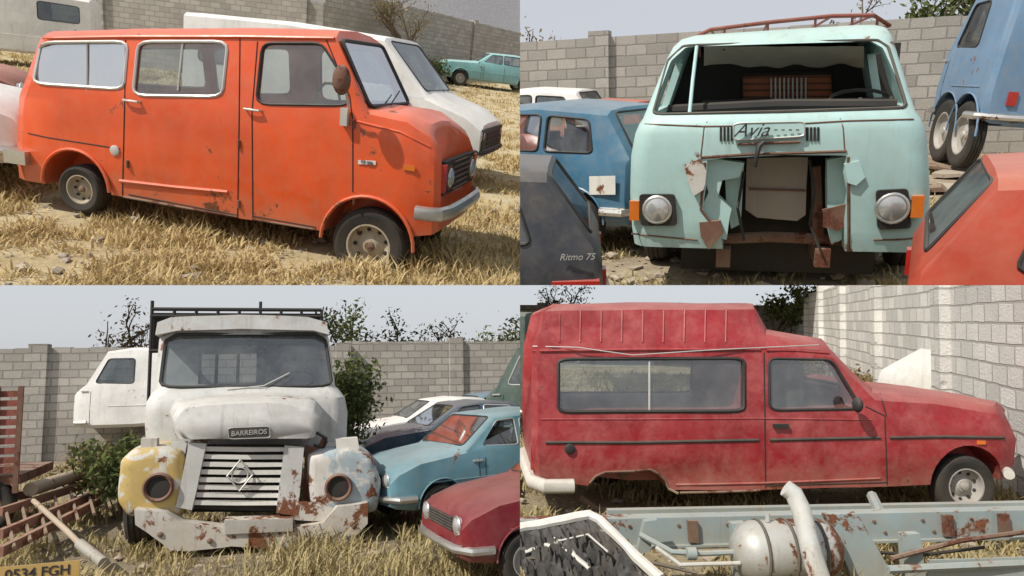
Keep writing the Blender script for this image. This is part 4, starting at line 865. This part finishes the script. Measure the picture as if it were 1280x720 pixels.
# ============================================================ LOWER RIGHT YARD : red van
ground(BR,'g_straw',-26,34,2.0,70)
grass(BR,8500,640,1290,3.4,22,'blade2',.03,.22,'dry grass and weeds around the red van',-.15,4)
stones(BR,500,640,1290,3.4,12,'small stones around the red van and the chassis',4)
wall(BR,BR.at(996,30),BR.at(1330,6.9),2.45,'wall_w','whitened block wall running back along the right of the red van',(4,8,12,16,20),.12)
wall(BR,BR.at(600,31),BR.at(996,31),2.2,'wall_g','far grey wall behind the roof of the red van',(3,9))
def red_van():
    V=Frame(BR,(780,652),(1203,650)); W=1.45
    S=[[(668,597,.14),(665,570,.10),(664,520,.10),(665,440,.14),(674,394,.24),(690,386,.38)],
       [(676,601,.03),(673,570,.01),(672,520,.01),(672,440,.03),(681,389,.13),(698,381,.3)],
       [(800,614,.03),(800,575,0),(800,520,0),(800,438,.03),(800,387,.12),(800,379,.3)],
       [(942,613,.03),(942,573,0),(942,520,0),(943,438,.03),(943,387,.12),(941,380,.3)],
       [(958,612,.03),(958,571,0),(958,520,0),(958,438,.03),(957,418,.12),(959,412,.3)],
       [(1042,610,.03),(1042,570,0),(1042,520,0),(1040,446,.04),(1032,432,.13),(1026,423,.3)],
       [(1100,608,.03),(1102,568,0),(1100,522,0),(1094,500,.02),(1090,492,.09),(1091,486,.25)],
       [(1165,606,.03),(1168,568,0),(1170,530,.01),(1166,505,.04),(1165,496,.12),(1169,490,.3)],
       [(1240,603,.05),(1251,575,.03),(1253,540,.03),(1246,518,.07),(1242,508,.15),(1245,502,.32)],
       [(1256,598,.12),(1268,580,.10),(1270,548,.10),(1262,530,.15),(1254,518,.25),(1256,512,.4)]]
    hull=dent(side_body(V,W,S,.015),.006,2.6,2)
    q0=V.p(835,600,0)
    for v in hull.verts:
        if v.co.y<.3:
            d=math.hypot((v.co.x-q0.x)/.30,(v.co.z-q0.z)/.14)
            if d<1: v.co.y+=.05*(1-d*d)
    V.setb(hull)
    root=thing(BR,V.L,'delivery_van','dusty faded red small delivery van with raised roof and missing rear wheel','van')
    zf=V.p(900,540,0).z
    cav=side_body(V,W,S,t=.045,zf=zf,x_in=.12,sub=(0,7))
    w1=side_window(V,root,[(698,449),(930,448),(930,514),(698,515)],W,seal='black',r=.08,sr=.016)
    w2=side_window(V,root,[(961,448),(1040,450),(1077,511),(962,513)],W,seal='black',r=.12)
    P=[V.p(1091,490,.10),V.p(1033,433,.14)]; P+=[V3((P[1].x,W-P[1].y,P[1].z)),V3((P[0].x,W-P[0].y,P[0].z))]
    ws=quad_window(root,P,.08,'glass','black',.15,.014)
    fc=V.p(1203,607,.1); ra=[]
    rr=abs(V.p(1250,607).x-V.p(1203,607).x)
    for sg in (0,1):
        q=nb(); lathe(q,[(rr,0),(rr,.42)],V3((fc.x,-.1 if not sg else W+.1,fc.z+.03)),V3((0,1 if not sg else -1,0)),26); ra.append(q)
    AR=[(733,660),(734,618),(737,604),(745,595),(757,590),(790,589),(813,587),(823,592),(832,600),(836,611),(848,617),(862,620),(870,660)]
    q=nb(); pts=[V.p(a,c,0) for a,c in AR]; prism(q,[V3((p.x,-.2,p.z)) for p in pts],V3((0,.62,0))); ra.append(q)
    obj('body',boolean(hull,[cav,[w1,w2],ws,ra],'redvan'),'red',root)
    for sg in (0,1): wheel(root,V3((fc.x,.12 if not sg else W-.12,fc.z)),fc.z,.16,V3((0,-1 if not sg else 1,0)),'rim_grey')
    wheel(root,V3((V.p(790,600).x,W-.12,.3)),.3,.16,V3((0,1,0)),'rim_grey')
    obj('window_divider',tube(nb(),[V.hit(812,449,-.005),V.hit(812,514,-.005)],.010,6),'alum',root)
    for px in ([(955,441),(956,520),(957,610)],[(1082,508),(1106,520),(1109,606)],[(958,607),(1108,603)],[(1100,492),(1108,520)]): V.strip(root,'door_seam',px,.006,'inner',-.001)
    for px in ([(682,553),(800,553),(948,550)],[(962,550),(1100,547)],[(1112,547),(1180,546),(1255,547)]): V.strip(root,'rub_strip',px,.013,'trim',.002)
    V.strip(root,'roof_gutter',[(668,439),(800,437),(950,437)],.014,'red',.004)
    V.strip(root,'roof_gutter',[(958,438),(1000,439),(1036,442)],.011,'red',.004)
    V.strip(root,'body_crease',[(676,524),(800,524),(950,523),(1090,525)],.007,'red')
    V.strip(root,'door_crease',[(845,606),(950,604),(1100,598)],.010,'red')
    V.strip(root,'arch_lip',AR[2:11],.011,'rust')
    V.strip(root,'sill_rust',[(850,616),(900,615),(950,613)],.010,'rust',0)
    for k in range(9):
        x=700+k*26; V.strip(root,'roof_rib',[(x,388),(x-1,428)],.008,'red')
    obj('roof_bar',tube(nb(),[V.hit(670,434,.03),V.hit(720,436,.05),V.hit(790,444,.03),V.hit(880,438,.04),V.hit(1020,436,.05)],.005,6),'alum',root)
    q=V.hit(975,532); b=nb(); box(b,q.x-.06,q.x+.06,q.y-.03,q.y,q.z-.016,q.z+.016); obj('door_handle',b,'black',root,bevel=.008)
    q=V.hit(712,561); b=nb(); lathe(b,[(.042,0),(.042,.02),(.03,.028),(.002,.028)],q,V3((0,-1,0)),20); obj('fuel_cap',b,'black',root)
    a=V.hit(1070,512); t=V.p(1072,506,-.12); b=nb(); tube(b,[a,t],.01,6); am=obj('mirror_arm',b,'black',root); b=nb(); bmesh.ops.create_uvsphere(b,u_segments=14,v_segments=8,radius=1,matrix=Matrix.Translation(t)@Matrix.Diagonal((.035,.06,.06,1))); obj('mirror',b,'black',am)
    x0=V.p(672,606,0).x; z=V.p(680,606,0).z
    obj('rear_bumper',tube(nb(),[V3((x0+.28,-.04,z)),V3((x0+.06,-.05,z)),V3((x0-.03,.1,z)),V3((x0-.04,W/2,z)),V3((x0-.03,W-.1,z)),V3((x0+.2,W+.05,z))],.055,10),'plate',root)
    x1=V.p(1266,592,0).x; z=V.p(1266,592,0).z
    obj('front_bumper',tube(nb(),[V3((x1-.06,-.04,z)),V3((x1+.0,.05,z)),V3((x1+.04,.3,z)),V3((x1+.05,W/2,z)),V3((x1+.04,W-.3,z)),V3((x1,W+.04,z))],.04,10),'plate',root)
    q=V.p(667,572,.1); b=nb(); box(b,q.x-.02,q.x+.04,.1,.2,q.z-.1,q.z+.1); obj('tail_light',b,'tail',root,bevel=.01)
    for yy in (.32,W-.32): lamp(root,V3((V.p(1254,560,.2).x,yy,V.p(1262,556,.2).z)),.08,V3((1,0,0)))
    q=V.hit(1226,553); b=nb(); box(b,q.x-.035,q.x+.035,q.y-.012,q.y,q.z-.015,q.z+.015); obj('side_lamp',b,'amber',root)
    for yy in (.4,W-.4):
        c=V.p(1010,548,yy); b=nb(); box(b,c.x-.22,c.x+.26,yy-.22,yy+.22,zf,zf+.12); box(b,c.x-.28,c.x-.14,yy-.22,yy+.22,zf,zf+.5); obj('seat',b,'trim',root,bevel=.05)
    hc=V.p(1052,500,.4); obj('steering_wheel',tube(nb(),[hc+V3((.07*math.cos(a*.628),.18*math.cos(a*.628+.0),.17*math.sin(a*.628))) for a in range(10)],.011,6,True),'black',root)
    obj('axle',tube(nb(),[V3((V.p(790,600).x,.35,.3)),V3((V.p(790,600).x,W-.2,.3))],.04,8),'rust',root)
    obj('exhaust_pipe',tube(nb(),[V.p(726,622,.3),V.p(745,636,.3),V.p(780,640,.35)],.025,8),'rust',root)
red_van()
def chassis():
    V=Frame(BR,(700,800),(1250,792))
    root=thing(BR,V.L,'truck_chassis','blue grey truck chassis with air tank lying in front of the red van','truck chassis')
    y0=.55; b=V.ext([(640,654),(1300,640),(1300,672),(640,688)],y0,y0+.012); o=obj('chassis_rail',b,'cham',root)
    A=[V.p(640,654,y0),V.p(1300,640,y0)]
    b=nb(); prism(b,[A[0],A[1],A[1]+V3((0,.10,0)),A[0]+V3((0,.10,0))],V3((0,0,.012))); obj('top_flange',b,'cham',o)
    B_=[V.p(640,688,y0),V.p(1300,672,y0)]; b=nb(); prism(b,[B_[0],B_[1],B_[1]+V3((0,-.03,0)),B_[0]+V3((0,-.03,0))],V3((0,0,.012))); obj('bottom_flange',b,'cham',o)
    for a in range(672,1280,61):
        for dy in (-7,7):
            q=V.p(a+dy,668-(a-640)*.021+dy,y0); b=nb(); lathe(b,[(.010,0),(.010,.008),(.004,.010)],q,V3((0,-1,0)),8); obj('rivet',b,'rust',o)
    for a in (700,860,1180,1250):
        b=V.ext([(a,656-(a-640)*.021),(a+12,656-(a-640)*.021),(a+14,684-(a-640)*.024),(a+2,684-(a-640)*.024)],y0-.03,y0-.002); obj('rail_bracket',b,'rust' if a%40 else 'cham',o,bevel=.004)
    b=V.ext([(760,638),(1300,628),(1300,640),(760,650)],1.3,1.36); obj('far_rail',b,'cham',root)
    for px,y in (([(1032,644),(1072,642),(1118,722),(1066,724)],.30),([(806,652),(822,650),(812,690),(796,692)],.40),([(1128,668),(1150,667),(1158,724),(1132,724)],.36)):
        b=V.ext(px,y,y+.05); obj('cross_member',b,'cham',root,bevel=.006)
    b=V.ext([(1160,700),(1300,696),(1300,724),(1160,726)],.2,.21); obj('near_rail',b,'cham',root)
    obj('cross_tube',tube(nb(),[V.p(1090,620,1.25),V.p(1104,650,.6)],.035,8),'cham',root)
    for i,pp in enumerate([[(640,700,.3),(720,694,.35),(800,700,.3),(870,716,.2)],[(1045,700,.3),(1090,690,.4),(1150,694,.45),(1230,684,.5)]]):
        obj('brake_pipe',tube(nb(),[V.p(*q) for q in pp],.010,6),'inner' if i else 'trim',root)
    a,c=V.p(922,690,.3),V.p(1042,686,.3); ax=(c-a); ln=ax.length; rt=abs(V.p(980,652,.3).z-V.p(980,690,.3).z); ax.normalize()
    b=nb(); lathe(b,[(.01,-.03),(rt*.5,-.02),(rt*.85,.02),(rt,.08),(rt,ln-.08),(rt*.85,ln-.02),(rt*.5,ln+.02),(.01,ln+.03)],a,ax,30); tk=obj('air_tank',b,'tank',root)
    for t in (.22,.5,.8):
        p=a+ax*ln*t; b=nb(); u,v=basis(ax); tube(b,[p+(rt+.002)*(math.cos(k*.2618)*u+math.sin(k*.2618)*v) for k in range(24)],.009,6,True); obj('tank_band',b,'trim',tk)
    for t in (.3,.62): b=nb(); p=a+ax*ln*t+V3((0,-.02,rt)); tube(b,[p,p+V3((0,0,.045))],.014,8); obj('tank_valve',b,'alum',tk)
    P=[V.p(982,610,.12),V.p(992,617,.11),V.p(1001,636,.08),V.p(1007,658,.05),V.p(1014,690,.02),V.p(1026,728,0)]
    obj('curved_pipe',tube(nb(),P,[.045,.048,.05,.05,.052,.055],14),'pale',root)
    obj('brake_pipe',tube(nb(),[V.p(800,668,.4),V.p(840,690,.3),V.p(880,692,.3),V.p(922,690,.3)],.016,8),'cham',root)
    obj('brake_pipe',tube(nb(),[V.p(820,684,.3),V.p(850,706,.22),V.p(925,704,.22)],.012,8),'pale',root)
    b=nb(); lathe(b,[(.035,0),(.035,.05),(.02,.06)],V.p(858,692,.28),V3((1,0,.0)),12); obj('pipe_union',b,'cham',root)
    b=V.ext([(915,655),(932,654),(940,720),(920,724)],.36,.42); obj('tank_bracket',b,'cham',root,bevel=.006)
    obj('rod',tube(nb(),[V.p(1115,698,.3),V.p(1200,676,.42),V.p(1280,665,.5)],.014,6),'rust',root)
    obj('rod',tube(nb(),[V.p(1110,712,.15),V.p(1290,704,.2)],.022,6),'cham',root)
chassis()
def torn_panel():
    V=Frame(BR,(650,800),(820,800)); root=thing(BR,V.L,'torn_bonnet','white rimmed torn black car panel in the lower left corner before the red van','scrap')
    b=nb(); n,m=48,26; vs=[]
    for j in range(m):
        row=[]
        for i in range(n):
            u,v=i/(n-1),j/(m-1); px=640+u*(105+75*v)+20*v; py=660-u*18*(1-v)+v*70; e=min(1,4*min(u+.15,1-u,v,1.1-v))
            f=1-abs(noise.noise(V3((i*.22,j*.3,3))))*2
            row.append(b.verts.new(V.p(px,py,.45-.4*v)+V3((0,0,-.09*e+e*.10*f*f+e*.04*noise.noise(V3((i*.9,j*.9,5)))))))
        vs.append(row)
    for j in range(m-1):
        for i in range(n-1): face(b,(vs[j][i],vs[j][i+1],vs[j+1][i+1],vs[j+1][i]))
    obj('crumpled_sheet',b,'torn',root,sharp=40)
    obj('rim',dent(tube(nb(),[V.p(640,662,.45),V.p(690,652,.45),V.p(738,643,.45),V.p(752,650,.4),V.p(785,684,.22),V.p(826,726,.0)],.028,8),.014,4,2),'plate',root)
    obj('bent_strip',dent(tube(nb(),[V.p(655,690,.34),V.p(680,682,.38),V.p(716,690,.3),V.p(740,712,.16)],.014,6),.02,6,3),'plate',root)
    obj('wire',tube(nb(),[V.p(650,672,.42),V.p(676,664,.5),V.p(700,676,.36),V.p(735,668,.36),V.p(760,690,.2)],.007,5),'pale',root)
torn_panel()
b=nb(); q=[V3((-.5,0,0)),V3((-.35,.1,.45)),V3((.1,.0,.75)),V3((.5,.05,.7)),V3((.3,0,.25)),V3((.15,-.05,.0))]; prism(b,q,V3((0,.03,0)))
tag(obj('bent_scrap_sheet',b,'white'),BR,Matrix.Translation(BR.at(1142,10.5)+V3((0,0,.5))),'bent white panel leaning by the whitened wall beyond the bonnet','scrap')
tree(BR,965,27,4.2,.7,'leaf',10,'dark green tree beyond the red van roof',seed=31,leaf=.08)
tree(BR,1075,33,4.6,.8,'leaf',8,'green tree far off behind the whitened wall',seed=32,leaf=.08)
tree(BR,720,34,4.4,.9,'leaf_dry',5,'brown tree behind the far wall at the left',seed=33,leaf=.07)
car(BR,'van',660,560,(0,.8),182,'green_dark','green_van','dark green van showing at the left edge behind the red van','van',s=.85)
bush(BR,1065,14,1.6,.6,'leaf_dry',1200,'dry weeds at the foot of the whitened wall',7,.05)
bush(BR,1010,18,1.4,.7,'leaf_dry',900,'dry weeds beyond the red van windscreen',8,.05)

# ------------------------------------------------------------ stand every thing in its yard, trim at the yard edges
bpy.context.view_layer.update()
def rootof(o):
    while o.parent: o=o.parent
    return o
for o in list(bpy.data.objects):
    if o.type!='MESH': continue
    r=rootof(o)
    if r.name not in INFO: continue
    Y,L=INFO[r.name]; Li=L.inverted(); co=Li@Y.eye
    me=o.data; dead=False
    for n in Y.planes:
        no=(L.to_3x3().transposed()@n).normalized()
        ds=[(v.co-co).dot(no) for v in me.vertices]
        if not ds or min(ds)>=0: dead=True; break
        if max(ds)>0:
            bm=bmesh.new(); bm.from_mesh(me); bmesh.ops.bisect_plane(bm,geom=bm.verts[:]+bm.edges[:]+bm.faces[:],plane_co=co,plane_no=no,clear_outer=True,clear_inner=False)
            bm.to_mesh(me); bm.free()
    if dead or len(me.polygons)==0:
        for c in o.children: c.parent=o.parent
        bpy.data.objects.remove(o)
for name,(Y,L) in INFO.items():
    o=bpy.data.objects.get(name)
    if o is None: continue
    if o.type=='EMPTY' and not o.children: bpy.data.objects.remove(o); continue
    o.matrix_world=Y.M@L
# ------------------------------------------------------------ camera and light
cam=bpy.data.cameras.new('camera'); cam.sensor_width=36; cam.lens=36*F/1280; cam.clip_end=5000; cam.clip_start=.05
co=bpy.data.objects.new('camera',cam); COL.objects.link(co)
m=(CW@Matrix.Rotation(rad(90),3,'X')).to_4x4(); co.matrix_world=Matrix.Translation(EYE)@m
SC.camera=co
sd=V3((-.62,-.60,.82)).normalized()
sun=bpy.data.lights.new('sun','SUN'); sun.energy=5.0; sun.angle=rad(.6); sun.color=(1,.94,.85)
so=bpy.data.objects.new('sun',sun); COL.objects.link(so); so.rotation_euler=sd.to_track_quat('Z','Y').to_euler()
w=bpy.data.worlds.new('World'); SC.world=w; w.use_nodes=True; t=w.node_tree; t.nodes.clear()
sk=t.nodes.new('ShaderNodeTexSky'); sk.sky_type='NISHITA'; sk.sun_disc=False; sk.sun_elevation=math.asin(sd.z); sk.sun_rotation=math.atan2(sd.x,sd.y)
sk.air_density=1.0; sk.dust_density=3.0; sk.ozone_density=1.2; sk.altitude=300
hz=t.nodes.new('ShaderNodeMixRGB'); hz.inputs[0].default_value=.76; hz.inputs[2].default_value=(7.4,7.6,8.0,1); t.links.new(sk.outputs[0],hz.inputs[1])
bg=t.nodes.new('ShaderNodeBackground'); bg.inputs[1].default_value=.10; ou=t.nodes.new('ShaderNodeOutputWorld')
t.links.new(hz.outputs[0],bg.inputs[0]); t.links.new(bg.outputs[0],ou.inputs[0])
SC.view_settings.view_transform='Standard'; SC.view_settings.look='None'; SC.view_settings.exposure=0
